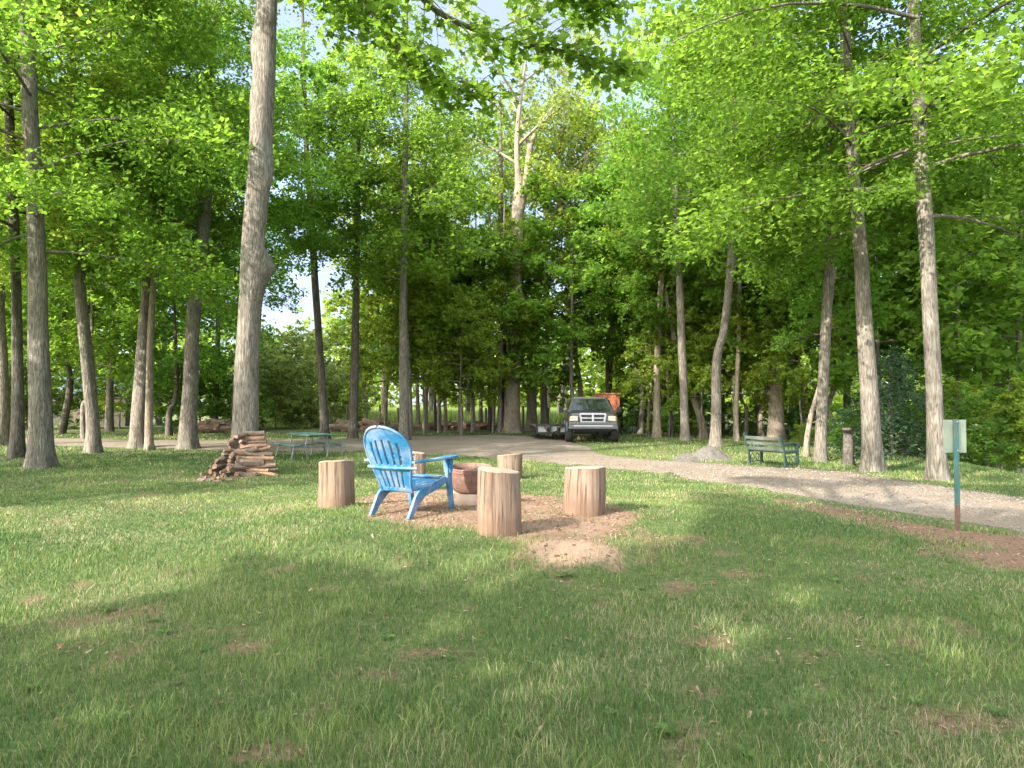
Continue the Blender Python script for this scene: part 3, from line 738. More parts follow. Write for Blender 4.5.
# ------------------------------------------------------------------ firewood
def log_proto(seed, length, r, split):
    rng = np.random.default_rng(seed); mb = MB(); seg = 9; ph = rng.random(3)*6.28; vs = []; fs = []
    for i, u in enumerate((-.5, -.2, .15, .5)):
        for k in range(seg):
            a = 2*math.pi*k/seg; q = r*(1+.14*math.sin(2*a+ph[0])+.08*math.sin(3*a+ph[1]+u*2)); y, z = q*math.cos(a), q*math.sin(a)
            if split: z = max(z, -0.15*r+0.25*y)
            vs.append((u*length, y+.02*math.sin(u*5+ph[2]), z))
    for i in range(3):
        for k in range(seg):
            a = i*seg+k; c = i*seg+(k+1) % seg; fs.append([a, c, c+seg, a+seg])
    mb.add(vs, fs, 0, False); mb.add(vs[:seg], [list(range(seg))], 1); mb.add(vs[-seg:], [list(range(seg))], 1)
    me = bpy.data.meshes.new('firewood_log'); me.from_pydata(mb.v, [], mb.f); me.polygons.foreach_set('material_index', mb.mi)
    bm = bmesh.new(); bm.from_mesh(me); bmesh.ops.recalc_face_normals(bm, faces=bm.faces); bm.to_mesh(me); bm.free()
    me.materials.append(M['wood_grey'] if seed % 3 else M['wood_fresh']); me.materials.append(M['wood_fresh'] if seed % 4 else M['logend'])
    return me
LOGS = [log_proto(i, 0.5+0.05*(i % 4), 0.052+0.012*(i % 3), i % 2 == 0) for i in range(8)]
def place_log(i, p, rz, ry, rx, sc, label, group):
    o = put('firewood_log', LOGS[i % 8], None, None, p); o.rotation_euler = (rx, ry, rz); o.scale = sc if isinstance(sc, tuple) else (sc, sc, sc); tag(o, label, 'firewood', group)
def tree_stack():
    rng = np.random.default_rng(15); c = G(244, 473); s = F/c.y; k = 0
    rows = [(0, 206, 283), (1, 213, 281), (2, 218, 279), (3, 221, 277), (4, 223, 274), (5, 225, 271), (6, 228, 268), (7, 231, 265), (8, 233, 263), (9, 237, 260), (10, 241, 258)]
    for row, x0, x1 in rows:
        z = 0.05+0.079*row; n = max(2, int((x1-x0)/s/0.27)+1)
        for j in range(n):
            px = x0+(x1-x0)*(j+0.5)/n; dx = (px-244)/s
            yy = -0.74+0.10*abs(dx)+0.028*row+rng.normal()*.05
            right = dx > 0.12
            rz = rng.normal()*0.16+(0.1 if right else 1.15+rng.normal()*.35)
            lab = 'split log in the stack against the biggest lawn tree, ends facing left' if right else 'short log end poking from the left of the stack at the biggest lawn tree'
            place_log(k, (c.x+0.13+dx*0.86, c.y+yy, c.z+z), rz, rng.normal()*.10, rng.random()*6.28, (0.85 if right else 0.5, .8, .8), lab, 'split logs stacked at the foot of the biggest lawn tree'); k += 1
    for j in range(16):   # bits spilled to the left
        px = rng.uniform(200, 232); q = G(px, rng.uniform(476, 484)); 
        place_log(k, (q.x, q.y, q.z+.025), rng.random()*6.28, rng.normal()*.1, rng.random()*6, (0.25, 0.45, 0.45), 'scrap of bark fallen on the grass left of the stacked logs', 'bark scraps left of the stacked logs'); k += 1
tree_stack()
def wood_heap(px0, px1, pyb, hpx, n, lab, grp, sc=1.5, seed=3):
    rng = np.random.default_rng(seed); c0 = G(px0, pyb); c1 = G(px1, pyb); s = F/c0.y
    for k in range(n):
        u = rng.random(); z = rng.random()**1.3*hpx/s*math.sin(math.pi*(0.12+0.76*u))**.7; p = c0.lerp(c1, u)
        place_log(k+seed, (p.x, p.y+rng.uniform(0, .7), p.z+0.07+z), rng.normal()*0.35, rng.normal()*.12, rng.random()*6.28, sc*rng.uniform(.8, 1.3), lab, grp)
wood_heap(196, 232, 433, 11, 42, 'weathered log in the heap across the drive behind the biggest lawn tree', 'logs heaped across the drive', 1.6, 3)
wood_heap(335, 400, 432, 9, 34, 'dark log in the low heap under the trees behind the blue chair', 'logs heaped under the trees', 1.9, 4)
wood_heap(420, 500, 430, 5, 26, 'rotting log along the edge of the field behind the slim trunks', 'rotting logs along the field edge', 2.2, 5)

# ------------------------------------------------------------------ picnic table
def picnic():
    b = G(299, 461); b = b+Vector((0, 0.9, 0)); b.z = float(H(b.x, b.y))
    t = thing('picnic_table', 'green topped picnic table with grey tube legs and two benches', 'picnic table', b, R(-52)); t.scale = (0.9, 0.9, 0.88)
    mb = MB()
    for k in range(5): mb.box((0, -0.30+0.15*k, 0.745), (1.83, 0.142, 0.04), None, 0, 0.006)
    mb.build('table_top', M['green_plank'], t)
    for sy in (-1, 1):
        mb = MB()
        for k in range(2): mb.box((0, sy*(0.60+0.13*k), 0.445), (1.83, 0.122, 0.04), None, 0, 0.006)
        mb.build('bench_seat', M['green_plank'], t)
    for sx in (-1, 1):
        for sy in (-1, 1):
            mb = MB(); x = sx*0.62
            mb.tube([(x, sy*0.30, 0.725), (x, sy*0.36, 0.40), (x, sy*0.30, 0.02)], 0.022, 8)
            mb.tube([(x, sy*0.36, 0.40), (x, sy*0.76, 0.41)], 0.02, 8); mb.tube([(x, sy*0.70, 0.41), (x+sx*.05, sy*0.80, 0.0)], 0.02, 8)
            mb.build('leg', M['galv'], t)
        mb = MB(); mb.tube([(sx*.62, -.32, .71), (sx*.62, .32, .71)], 0.02, 8); mb.tube([(sx*.62, -.36, .38), (sx*.62, .36, .38)], 0.018, 8); mb.build('cross_tube', M['galv'], t)
picnic()

# ------------------------------------------------------------------ park bench (seen from behind, facing right)
def park_bench():
    b = G(773, 466); t = thing('park_bench', 'weathered green park bench with slatted back at the drive edge', 'bench', b, math.atan2(-0.86, 0.5)); t.scale = (0.86,)*3
    W = 1.15; mb = MB()
    for k in range(3): mb.box((0, -0.30-0.055*k-.02, 0.48+0.15*k), (W, 0.03, 0.085), Matrix.Rotation(R(18), 3, 'X'), 0, 0.006)
    mb.build('backrest', M['bench_slat'], t)
    mb = MB()
    for k in range(4): mb.box((0, -0.20+0.135*k, 0.41+0.008*k), (W, 0.115, 0.03), None, 0, 0.005)
    mb.build('seat', M['bench_slat'], t)
    for sx in (-1, 1):
        x = sx*(W/2+0.02); mb = MB()
        mb.bar((x, -0.24, 0.0), (x, -0.28, 0.42), 0.055, 0.07, 0, .01); mb.bar((x, -0.27, 0.40), (x, -0.46, 0.90), 0.055, 0.07, 0, .01)
        mb.bar((x, 0.26, 0.0), (x, 0.24, 0.60), 0.055, 0.07, 0, .01); mb.bar((x, -0.26, 0.40), (x, 0.26, 0.42), 0.05, 0.06, 0, .01)
        mb.tube([(x, -0.34, 0.62), (x, -0.1, 0.655), (x, 0.18, 0.65), (x, 0.31, 0.61), (x, 0.32, 0.55), (x, 0.27, 0.53)], 0.032, 8)
        for q in (-.14, 0, .13): mb.tube([(x, q, 0.42), (x, q+.03, 0.53), (x, q, 0.64)], 0.014, 6)
        for q in (-.12, .08): 
            mb.tube([(x, q+.07*math.cos(a), .22+.09*math.sin(a)) for a in np.linspace(0, 6.283, 13)], 0.012, 5)
        mb.bar((x, -0.25, 0.10), (x, 0.26, 0.10), 0.03, 0.03, 0, .004)
        mb.build('end_frame', M['bench_green'], t)
park_bench()

# ------------------------------------------------------------------ sign on a post, seen from behind
def sign():
    b = G(958, 531); s = F/b.y; h = 111/s
    t = thing('sign_post', 'teal metal post with rusty foot carrying a blank pale panel', 'sign', b)
    mb = MB(); w = 0.027
    def chan(z0, z1): 
        q = [(-w, .012), (-w*.6, -.022), (w*.6, -.022), (w, .012), (w*.8, .016), (w*.45, -.012), (-w*.45, -.012), (-w*.8, .016)]
        n = 8; vs = [(x, y, z0) for x, y in q]+[(x, y, z1) for x, y in q]
        return vs, [[i, (i+1) % n, (i+1) % n+n, i+n] for i in range(n)]+[list(range(n))[::-1], [i+n for i in range(n)]]
    mb.add(*chan(0.30, h)); mb.build('post', M['teal'], t)
    mb = MB(); mb.add(*chan(-0.25, 0.298)); mb.build('post_foot', M['teal_rust'], t)
    mb = MB(); mb.box((0, 0.028, h-0.005-0.19), (23/s, 0.006, 33/s), None, 0, 0.002); mb.build('panel', M['panel'], t)
    for z in (h-0.03, h-.36):
        mb = MB(); mb.lathe([(0.0005, -.032), (.011, -.032), (.013, -.026), (.013, -.022)], 10); o = mb.build('bolt', M['galv'], t, (0, -.004, z)); o.rotation_euler = (R(-90), 0, 0); o.location = (0, 0.002, z)
sign()
# ------------------------------------------------------------------ pickup, load and trailer
M['truck'] = simple('dull_grey_green_paint', (0.045, 0.052, 0.05), 0.35, 0.12, 3, dirt=(0.085, 0.08, 0.07))
M['truck'].node_tree.nodes['Principled BSDF'].inputs['Coat Weight'].default_value = 0.4
M['chrome'] = simple('dull_chrome', (0.46, 0.46, 0.48), 0.3, 0.06, 10, metal=0.85)
M['black'] = simple('black_trim', (0.02, 0.02, 0.022), 0.6, 0.2, 12); M['tyre'] = simple('dusty_tyre', (0.045, 0.042, 0.04), 0.9, 0.3, 15, bmp=.4)
M['lampglass'] = simple('hazy_headlamp', (0.62, 0.56, 0.46), 0.2, 0.1, 10); M['amber'] = simple('amber_lens', (0.60, 0.22, 0.05), 0.25, 0.1, 10)
M['bumper'] = simple('bumper_grey', (0.13, 0.135, 0.14), 0.4, 0.15, 8, metal=.3)
def glass():
    m, nt, out = mat('windscreen_glass'); principled(nt, out, (0.02, 0.025, 0.025), 0.06, None, 0, 0.6); return m
M['glass'] = glass(); M['orange_tank'] = rusty('rusty_orange_paint', (0.30, 0.10, 0.05), (0.40, 0.21, 0.14), 9)
def loft(mb, secs, mi=0, sm=False):
    n = len(secs[0]); vs = [p for s in secs for p in s]; fs = []
    for i in range(len(secs)-1):
        for k in range(n): a = i*n+k; c = i*n+(k+1) % n; fs.append([a, c, c+n, a+n])
    mb.add(vs, fs, mi, sm); mb.add(secs[0], [list(range(n))[::-1]], mi); mb.add(secs[-1], [list(range(n))], mi)
def pickup():
    b = G(593, 443); t = thing('pickup_truck', 'dusty grey green pickup truck parked facing the viewer', 'truck', b, R(-3)); t.scale = (0.96, 0.96, 0.90)
    def sec(y, w, z0, z1, ch=0.08, cr=0.0):
        return [(-w, y, z0), (-w, y, z1-ch), (-w+ch*0.9, y, z1), (-w*.4, y, z1+cr), (w*.4, y, z1+cr), (w-ch*0.9, y, z1), (w, y, z1-ch), (w, y, z0)]
    mb = MB()   # nose, hood, cab sides, bed
    loft(mb, [sec(0.0, .90, .74, 1.14, .12, .02), sec(0.10, .965, .74, 1.22, .13, .05), sec(0.8, .985, .74, 1.27, .10, .06), sec(1.45, .985, .74, 1.30, .08, .03), sec(3.35, .985, .55, 1.30, .06, .0)])
    loft(mb, [sec(3.40, .985, .58, 1.30, .05), sec(5.6, .985, .62, 1.30, .05)])
    for sx in (-1, 1):
        for y in (0.95, 4.55):   # wheel-arch flares
            q = []
            for a in np.linspace(0, math.pi, 9): q.append((y+0.52*math.cos(a), 0.47+0.50*math.sin(a)))
            q2 = [(y+0.44*math.cos(a), 0.47+0.42*math.sin(a)) for a in np.linspace(math.pi, 0, 9)]
            mb.prism(q+q2, sx*0.95, sx*1.03)
    mb.build('body', M['truck'], t, bevel=0.012)
    mb = MB()   # cab
    def cs(y, w, z): return [(-w, y, z), (w, y, z)]
    lo = [(-.93, 1.42), (.93, 1.42), (.93, 3.35), (-.93, 3.35)]; hi = [(-.74, 2.15), (.74, 2.15), (.76, 3.2), (-.76, 3.2)]
    loft(mb, [[(x, y, 1.29) for x, y in lo], [(x, y, 1.86) for x, y in hi], [(x*.93, 2.2+(y-2.15)*.9, 1.93) for x, y in hi]]); mb.build('cab', M['truck'], t, bevel=0.02)
    def pt(u, v, o=0.012):   # on the windscreen plane
        a = Vector((-.93, 1.42, 1.29)).lerp(Vector((.93, 1.42, 1.29)), u); c = Vector((-.74, 2.15, 1.86)).lerp(Vector((.74, 2.15, 1.86)), u); n = Vector((0, -.57, .73)).normalized(); return a.lerp(c, v)+n*o
    mb = MB(); q = [pt(.06, .06), pt(.94, .06), pt(.93, .93), pt(.07, .93)]; q2 = [p-Vector((0, -.57, .73))*.03 for p in q]
    mb.add(q+q2, [[0, 1, 2, 3], [4, 5, 1, 0], [5, 6, 2, 1], [6, 7, 3, 2], [7, 4, 0, 3]]); ws = mb.build('windscreen', M['glass'], t)
    for u in (0.33, 0.62):
        mb = MB(); mb.tube([pt(u, .08, .03), pt(u+.22, .16, .03)], .008, 5); mb.build('wiper', M['black'], ws)
    for sx in (-1, 1):
        mb = MB(); mb.add([(sx*.925, 1.75, 1.36), (sx*.925, 3.15, 1.36), (sx*.80, 3.1, 1.80), (sx*.80, 2.18, 1.80)], [[0, 1, 2, 3]]); o = mb.build('side_window', M['glass'], t); o.location.x = sx*.02; s_ = o.modifiers.new('t', 'SOLIDIFY'); s_.thickness = .012
        mb = MB(); mb.box((sx*1.20, 1.75, 1.36), (0.20, 0.09, 0.25), None, 0, .03); mb.tube([(sx*.95, 1.78, 1.30), (sx*1.14, 1.76, 1.33)], .022, 6); mb.build('wing_mirror', M['black'], t)
        mb = MB(); mb.box((sx*.735, -0.005, 1.01), (0.30, 0.10, 0.22), None, 0, .03); hl = mb.build('headlight', M['lampglass'], t)
        mb = MB(); mb.box((sx*.875, 0.03, .985), (0.10, 0.10, 0.20), None, 0, .02); mb.build('indicator', M['amber'], hl)
        for y in (0.95, 4.55):
            mb = MB(); mb.lathe([(.26, -.15), (.41, -.16), (.46, -.13), (.47, 0), (.46, .13), (.41, .16), (.26, .15)], 30, axis='X'); w = mb.build('wheel', M['tyre'], t, (sx*.90, y, .46)) 
            mb = MB(); mb.lathe([(.001, .09), (.08, .10), (.10, .06), (.22, .07), (.25, .12), (.25, -.1)], 24, axis='X'); r = mb.build('rim', M['chrome'], w); r.scale.x = sx
    # grille with a cross
    mb = MB(); q = [(-.50, 1.20), (.50, 1.20), (.44, .86), (-.44, .86)]
    for i in range(4):
        a, c = q[i], q[(i+1) % 4]; mb.bar((a[0], -.035, a[1]), (c[0], -.035, c[1]), .07, .05, 0, .012, (0, 1, 0))
    mb.box((0, -.05, 1.03), (.09, .05, .34), None, 0, .015); mb.box((0, -.045, 1.03), (.9, .045, .055), None, 0, .012); gr = mb.build('grille', M['chrome'], t)
    mb = MB()
    for k in range(12): mb.box((0, -.012, .885+.026*k), (.92, .015, .010), None)
    mb.box((0, .012, 1.03), (.94, .02, .32)); mb.build('grille_mesh', M['black'], gr)
    mb = MB(); mb.box((0, -.10, .66), (1.90, .20, .16), None, 0, .03); mb.box((0, -.03, .80), (1.86, .12, .14), None, 0, .03); bp = mb.build('bumper', M['bumper'], t)
    mb = MB(); mb.box((0, -.205, .715), (1.5, .012, .05), None, 0, .004); mb.build('chrome_strip', M['chrome'], bp)
    for sx in (-1, 1):
        mb = MB(); mb.lathe([(.001, -.03), (.055, -.025), (.065, 0)], 16); o = mb.build('fog_lamp', M['lampglass'], bp, (sx*.66, -.10, .80)); o.rotation_euler = (R(90), 0, 0); o.location = (sx*.66, -.092, .80)
    mb = MB(); mb.box((0, .5, .52), (1.5, .8, .1)); mb.box((0, .9, .38), (1.4, .12, .12), None, 0, .02); mb.lathe([(.001, -.14), (.13, -.10), (.16, 0), (.13, .10), (.001, .14)], 14, c=(0.15, .9, .38)); mb.box((0, 3, .5), (.9, 4.6, .12)); mb.build('chassis', M['black'], t)
    return b
tb = pickup()
def orange_body():
    c = Vector((X0(606, tb.y+7.2), tb.y+7.2, 0)); c.z = float(H(c.x, c.y))
    t = thing('hopper_wagon', 'rusty orange metal hopper standing behind the pickup', 'wagon', c, R(-6)); t.scale = (0.84, 0.84, 0.80)
    mb = MB(); lo = [(-.42, -.9), (.42, -.9), (.42, .9), (-.42, .9)]; hi = [(-.72, -1.1), (.72, -1.1), (.72, 1.2), (-.72, 1.2)]
    loft(mb, [[(x, y, 1.1) for x, y in lo], [(x, y, 1.75) for x, y in hi], [(x, y, 2.45) for x, y in hi]]); mb.build('hopper', M['orange_tank'], t, bevel=.02)
    mb = MB(); 
    for x in (-.5, 0, .5): mb.box((x, -1.115, 2.1), (.05, .03, .66))
    mb.box((0, -1.12, 2.43), (1.5, .06, .07)); mb.build('ribs', M['orange_tank'], t)
    mb = MB(); mb.box((0, 0, .95), (.9, 2.6, .14)); 
    for sx in (-1, 1): mb.bar((sx*.4, -.8, .9), (sx*.4, -.8, 1.2), .06, .06); mb.bar((sx*.4, .8, .9), (sx*.4, .8, 1.2), .06, .06)
    mb.build('frame', M['black'], t)
    for sx in (-1, 1):
        for y in (-.8, .8):
            mb = MB(); mb.lathe([(.05, -.1), (.38, -.11), (.45, -.08), (.46, 0), (.45, .08), (.38, .11), (.05, .1)], 24, axis='X'); mb.build('wheel', M['tyre'], t, (sx*.62, y, .46))
def X0(px, y): return (px-512)/F*y
orange_body()
M['trailer_grey'] = simple('grey_panel', (0.40, 0.40, 0.40), 0.6, 0.2, 6, dirt=(0.17, 0.16, 0.14))
def trailer():
    y = 27.6; c = Vector((X0(553.5, y), y, 0)); c.z = float(H(c.x, c.y))
    t = thing('flat_trailer', 'low flat trailer with grey end panels beside the pickup', 'trailer', c, R(2))
    W = 1.36; mb = MB(); mb.box((0, .05, .62), (W+.06, .08, .06)); mb.box((0, .05, .30), (W+.06, .10, .07)); mb.box((-W/2, .05, .46), (.06, .08, .34)); mb.box((W/2, .05, .46), (.06, .08, .34))
    mb.box((-.12, .03, .46), (.05, .06, .30)); mb.bar((-.40, .02, .60), (-.22, .02, .33), .05, .03); mb.bar((.38, .02, .60), (.05, .02, .33), .05, .03)
    for sx in (-1, 1): mb.box((sx*W/2, 2.2, .46), (.06, 4.2, .1))
    mb.build('frame', M['black'], t)
    for x, w in ((-.44, .36), (0.03, .22), (.45, .32)):
        mb = MB(); mb.box((x, .10, .46), (w, .02, .26)); mb.build('end_panel', M['trailer_grey'], t)
    mb = MB(); mb.box((0, 2.25, .52), (W-.06, 4.2, .04)); mb.build('deck', M['wood_grey'], t)
    for sx in (-1, 1):
        mb = MB(); mb.lathe([(.04, -.09), (.27, -.10), (.31, -.07), (.315, 0), (.31, .07), (.27, .10), (.04, .09)], 22, axis='X'); mb.build('wheel', M['tyre'], t, (sx*(W/2-.14), 2.0, .31))
    mb = MB(); mb.bar((0, 0, .33), (0.05, -.55, .36), .07, .07); mb.build('tow_bar', M['black'], t)
trailer()
# pale blocks on the ground by the vehicles
for i, (px, py, lab) in enumerate(((547, 435.5, 'pale block on the ground under the flat trailer'), (552, 436, 'pale block on the ground under the flat trailer'), (579, 440, 'pale block on the ground beside the pickup wheel'), (584, 440, 'pale block on the ground beside the pickup wheel'))):
    p = G(px, py); mb = MB(); mb.box((0, 0, .06), (.17, .14, .13), None, 0, .012); mb.box((0, 0, .135), (.11, .08, .02)); o = mb.build('concrete_block', M['clay'], None, p); o.rotation_euler.z = i*.7; tag(o, lab, 'block', 'pale blocks by the vehicles')

# ------------------------------------------------------------------ field fence posts and shed
M['post'] = simple('weathered_post', (0.16, 0.13, 0.10), 0.9, .3, 12, bmp=.4)
for i, px in enumerate((330, 347, 367, 380, 398, 419, 440, 462, 486, 523, 548)):
    p = Vector((X0(px, 41+.3*(i % 3)), 41+.3*(i % 3), 0)); p.z = float(H(p.x, p.y)); mb = MB(); h = 1.25+.12*(i % 2); mb.tube([(0, 0, -.1), (.01, 0, h*.5), (.0, 0, h)], [.075, .07, .065], 7)
    tag(mb.build('fence_post', M['post'], None, p), 'dark wooden fence post at the edge of the bright field', 'fence post', 'fence posts along the field')
M['roof'] = simple('blue_grey_roof', (0.16, 0.20, 0.25), 0.5, .1, 4); M['wall'] = simple('tan_boards', (0.10, 0.095, 0.07), 0.85, .2, 5)
def shed():
    y = 47.5; c = Vector((X0(92, y), y, 0)); c.z = float(H(c.x, c.y)); t = thing('shed', 'low shed with blue grey roof beyond the left trees', 'shed', c, R(12))
    mb = MB(); mb.box((0, 0, 1.1), (5.4, 3.6, 2.3)); w = mb.build('wall', M['wall'], t)
    mb = MB(); mb.prism([(-2.1, 2.2), (0, 3.3), (2.1, 2.2), (2.1, 2.3), (0, 3.42), (-2.1, 2.3)], -2.95, 2.95); mb.build('roof', M['roof'], t)
    mb = MB(); mb.prism([(-1.8, 2.25), (0, 3.2), (1.8, 2.25)], -2.69, 2.69); mb.build('gable', M['wall'], t)
    for x in (-1.6, 1.5):
        mb = MB(); mb.box((x, -1.81, 1.35), (.9, .05, .9)); f = mb.build('window', M['post'], t); mb = MB(); mb.box((x, -1.84, 1.35), (.76, .02, .76)); mb.build('pane', M['glass'], f)
    mb = MB(); mb.box((0, -1.82, 1.0), (.95, .05, 2.0)); mb.build('door', M['post'], t)
shed()

# ------------------------------------------------------------------ weeds and fallen leaves on the lawn
M['weed'] = leaf_mat('weed_leaf', (0.14, 0.23, 0.07), (0.20, 0.34, 0.07)); M['dead_leaf'] = simple('dead_leaf', (0.22, 0.125, 0.07), 0.8, .3, 30)
def weed(px, py, r, seed, up):
    rng = np.random.default_rng(seed); p = G(px, py); V = []; Fc = []
    n = 9
    for k in range(n):
        a = 2.4*k+rng.normal()*.2; l = r*rng.uniform(.7, 1.15); w = l*.22; el = up+rng.uniform(-.2, .2); d = Vector((math.cos(a), math.sin(a), 0)); s = Vector((-d.y, d.x, 0)); b0 = len(V)
        for u, ww, zz in ((0, .25, 0), (.35, .8, .35*el), (.7, 1, .55*el), (1.0, .08, .5*el)):
            c = d*(l*u)+Vector((0, 0, l*zz+.008)); V += [c-s*(w*ww)+Vector((0, 0, w*ww*.3)), c, c+s*(w*ww)+Vector((0, 0, w*ww*.3))]
        for i in range(3):
            q = b0+i*3; Fc += [[q, q+1, q+4, q+3], [q+1, q+2, q+5, q+4]]
    V = np.array([tuple(v) for v in V]); me = fast_mesh('weed', V, np.array(Fc).ravel(), [4]*len(Fc), True, {'rnd': np.repeat(rng.random(n), 12)})
    tag(put('weed_plant', me, M['weed'], None, p), 'small broad leaved weed growing in the lawn', 'weed', 'broad leaved weeds in the lawn')
for i, (px, py, r) in enumerate(((108, 612, .09), (152, 622, .07), (165, 634, .09), (360, 714, .09), (388, 640, .07), (740, 607, .09), (675, 600, .08), (900, 580, .09), (995, 715, .10), (668, 735, .10), (745, 757, .09), (915, 705, .08), (568, 577, .10), (560, 578, .08), (815, 655, .08), (205, 652, .07), (835, 582, .08), (640, 590, .06), (450, 660, .07), (980, 600, .08), (30, 690, .08), (120, 720, .09), (520, 735, .08), (610, 715, .07))): weed(px, py, r*0.62, i, 0.7)
for i, (px, py) in enumerate(((182, 517), (700, 652), (60, 655))):
    rng = np.random.default_rng(i); p = G(px, py)+Vector((0, 0, .05)); V, f, s, r = leaf_arrays(np.zeros((1, 3)), np.array([[rng.normal()*.4, rng.normal()*.4-.3, 1]]), np.array([.05]), LEAF_LOBED, rng)
    o = put('fallen_leaf', fast_mesh('fallen_leaf', V, f, s), M['dead_leaf'], None, p); s_ = o.modifiers.new('t', 'SOLIDIFY'); s_.thickness = .0015
    tag(o, 'dry orange brown leaf lying on the lawn', 'leaf', 'fallen leaves on the lawn')

# ------------------------------------------------------------------ the trees one can tell apart
T = build_tree
GF = 'tall trees standing on the left lawn'; GR = 'tall trees on the right of the drive'; GM = 'thin trunks in the wood behind the gravel lot'
T('grey trunk cut by the left edge of the photo', 'tree', (1, 446), [(2, 400), (-2, 300), (-4, 200)], 7, 5.0, 'c', 0.9, rz=1, group=GF)
T('thin dark trunk just left of the thick trunk by the left edge', 'tree', (17, 459), [(18, 400), (15, 250), (10, 130), (6, 60)], 5.5, 5.2, 'b', 1.0, bark='bark_dark', rz=2.2, group=GF)
T('straight thick grey trunk at the left edge with long low limbs', 'tree', (41, 468), [(40, 420), (37, 260), (30, 100), (26, 0)], 9.8, 4.9, 'a', 1.0, rz=0.3, group=GF, seg=18, tilt=0.8)
T('slim trunk leaning left between the thick left trunk and the paired trunks', 'tree', (94, 453), [(92, 410), (83, 320), (76, 220), (73, 160)], 6.0, 5.6, 'b', 0.9, lmat='leaf_yellow', rz=4, group=GF)
T('thicker of the two trunks paired at the lawn edge', 'tree', (139, 448), [(140, 410), (147, 300), (151, 240), (153, 190)], 7.5, 5.2, 'c', 0.9, rz=5, group=GF)
T('thin pale trunk paired close beside a thicker one', 'tree', (150, 450), [(149, 410), (151, 330), (155, 260), (157, 200)], 3.4, 6.5, 'f', 0.8, bark='bark_pale', rz=2, group=GF)
T('grey trunk with spreading root flare just left of the biggest lawn tree', 'tree', (188, 449), [(189, 410), (195, 300), (204, 220), (208, 170)], 7.6, 5.6, 'a', 0.85, rz=1.2, group=GF)
T('biggest lawn tree, bare bumpy trunk with firewood stacked at its foot', 'tree', (243, 473), [(245, 420), (248, 340), (254, 240), (261, 140), (267, 10), (272, -60)], 12.0, 11.2, 'a', 1.0, lmat='leaf_yellow', rz=3, group=GF, seg=28, flare=0.5, tilt=0.7,
  burls=((4.45, 0.0, 0.32, 0.30), (6.6, 0.2, 0.07, 0.25), (8.0, 2.9, 0.06, 0.3), (9.5, 3.4, 0.12, 0.22), (2.7, 4.7, .05, .4)))
T('slender dark trunk beside the picnic table', 'tree', (325, 440), [(323, 400), (315, 280), (310, 200), (306, 140)], 4.0, 7.5, 'f', 1.0, bark='bark_dark', lmat='leaf_deep', rz=0, group=GF)
T('straight dark trunk left of the blue chair', 'tree', (353, 439), [(354, 400), (356, 300), (357, 200), (358, 150)], 4.2, 7.0, 'b', 0.9, bark='bark_dark', rz=2, group=GF)
T('straight grey trunk rising right behind the blue chair', 'tree', (404, 441), [(404, 400), (403, 320), (404, 240), (406, 120)], 4.6, 6.2, 'd', 0.85, rz=3.3, group=GF)
# the middle of the picture
T('large double trunk left of the flat trailer forking high into bare limbs', 'tree', (512, 433), [(512, 400), (515, 320), (517, 240), (519, 190)], 7.6, 11.6, 'sparse', 1.0, bark='bark_pale', lmat='leaf_pale', rz=0.4, top=1.2, seg=18, forks=(([(519, 215), (518, 180), (517, 140), (521, 95), (526, 60)], .20, .05), ([(520, 210), (527, 175), (531, 145), (545, 118), (565, 95)], .22, .05), ([(530, 150), (522, 125), (512, 100)], .10, .03)))
T('dark trunk pressed against the large double trunk', 'tree', (502, 432), [(502, 400), (503, 320), (501, 240)], 4.6, 5.0, 'g', 0.9, bark='bark_dark', rz=2)
T('tall bare-limbed tree leaning right above the middle of the wood', 'tree', (531, 431), [(533, 380), (540, 250), (556, 210), (582, 178)], 5.0, 11.0, 'sparse', 1.0, bark='bark_pale', lmat='leaf_pale', rz=4, top=5, tilt=0.9)
T('pale slim trunk forking at the top just right of the pickup', 'tree', (657, 438), [(657, 400), (658, 340), (661, 290), (664, 260)], 3.8, 6.2, 'sparse', 0.6, bark='bark_pale', lmat='leaf_yellow', rz=1, top=4)
T('slim grey trunk bending left behind the gravel heap', 'tree', (686, 441), [(684, 400), (681, 320), (679, 260), (676, 200)], 4.2, 7.5, 'd', 0.75, rz=1, group=GR)
T('pale trunk leaning left behind the gravel heap', 'tree', (705, 438), [(701, 420), (692, 395), (683, 372), (676, 350)], 3.6, 4.6, 'g', 0.8, bark='bark_pale', rz=1, group=GR, tilt=0.7)
T('grey trunk with a kink rising from the gravel heap', 'tree', (716, 447), [(716, 420), (717, 360), (724, 330), (730, 275), (733, 200)], 4.8, 6.0, 'd', 0.75, rz=5, group=GR)
T('thin sunlit trunk between gravel heap and green bench', 'tree', (737, 441), [(736, 420), (737, 380), (739, 340), (739, 300)], 2.6, 5.2, 'g', 1.0, bark='bark_pale', rz=1, group=GR)
T('thick sunlit pinkish trunk right behind the green bench', 'tree', (776, 440), [(776, 420), (775, 380), (774, 330), (778, 260)], 7.0, 6.8, 'd', 0.9, bark='bark_pale', lmat='leaf', rz=2, group=GR)
T('crooked thin sapling behind the left end of the green bench', 'tree', (762, 438), [(760, 420), (764, 400), (768, 375), (770, 350)], 2.4, 4.2, 'g', 0.7, bark='bark_pale', rz=3, group=GR)
T('thin reddish sapling leaning right just past the green bench', 'tree', (806, 457), [(807, 440), (811, 415), (817, 395), (822, 375)], 2.4, 3.2, 'g', 0.6, bark='bark_pale', rz=3, group=GR, tilt=.8)
T('slim upright trunk right of the green bench', 'tree', (821, 462), [(821, 440), (823, 380), (826, 330), (829, 270)], 5.2, 5.5, 'f', 1.1, rz=3.5, group=GR)
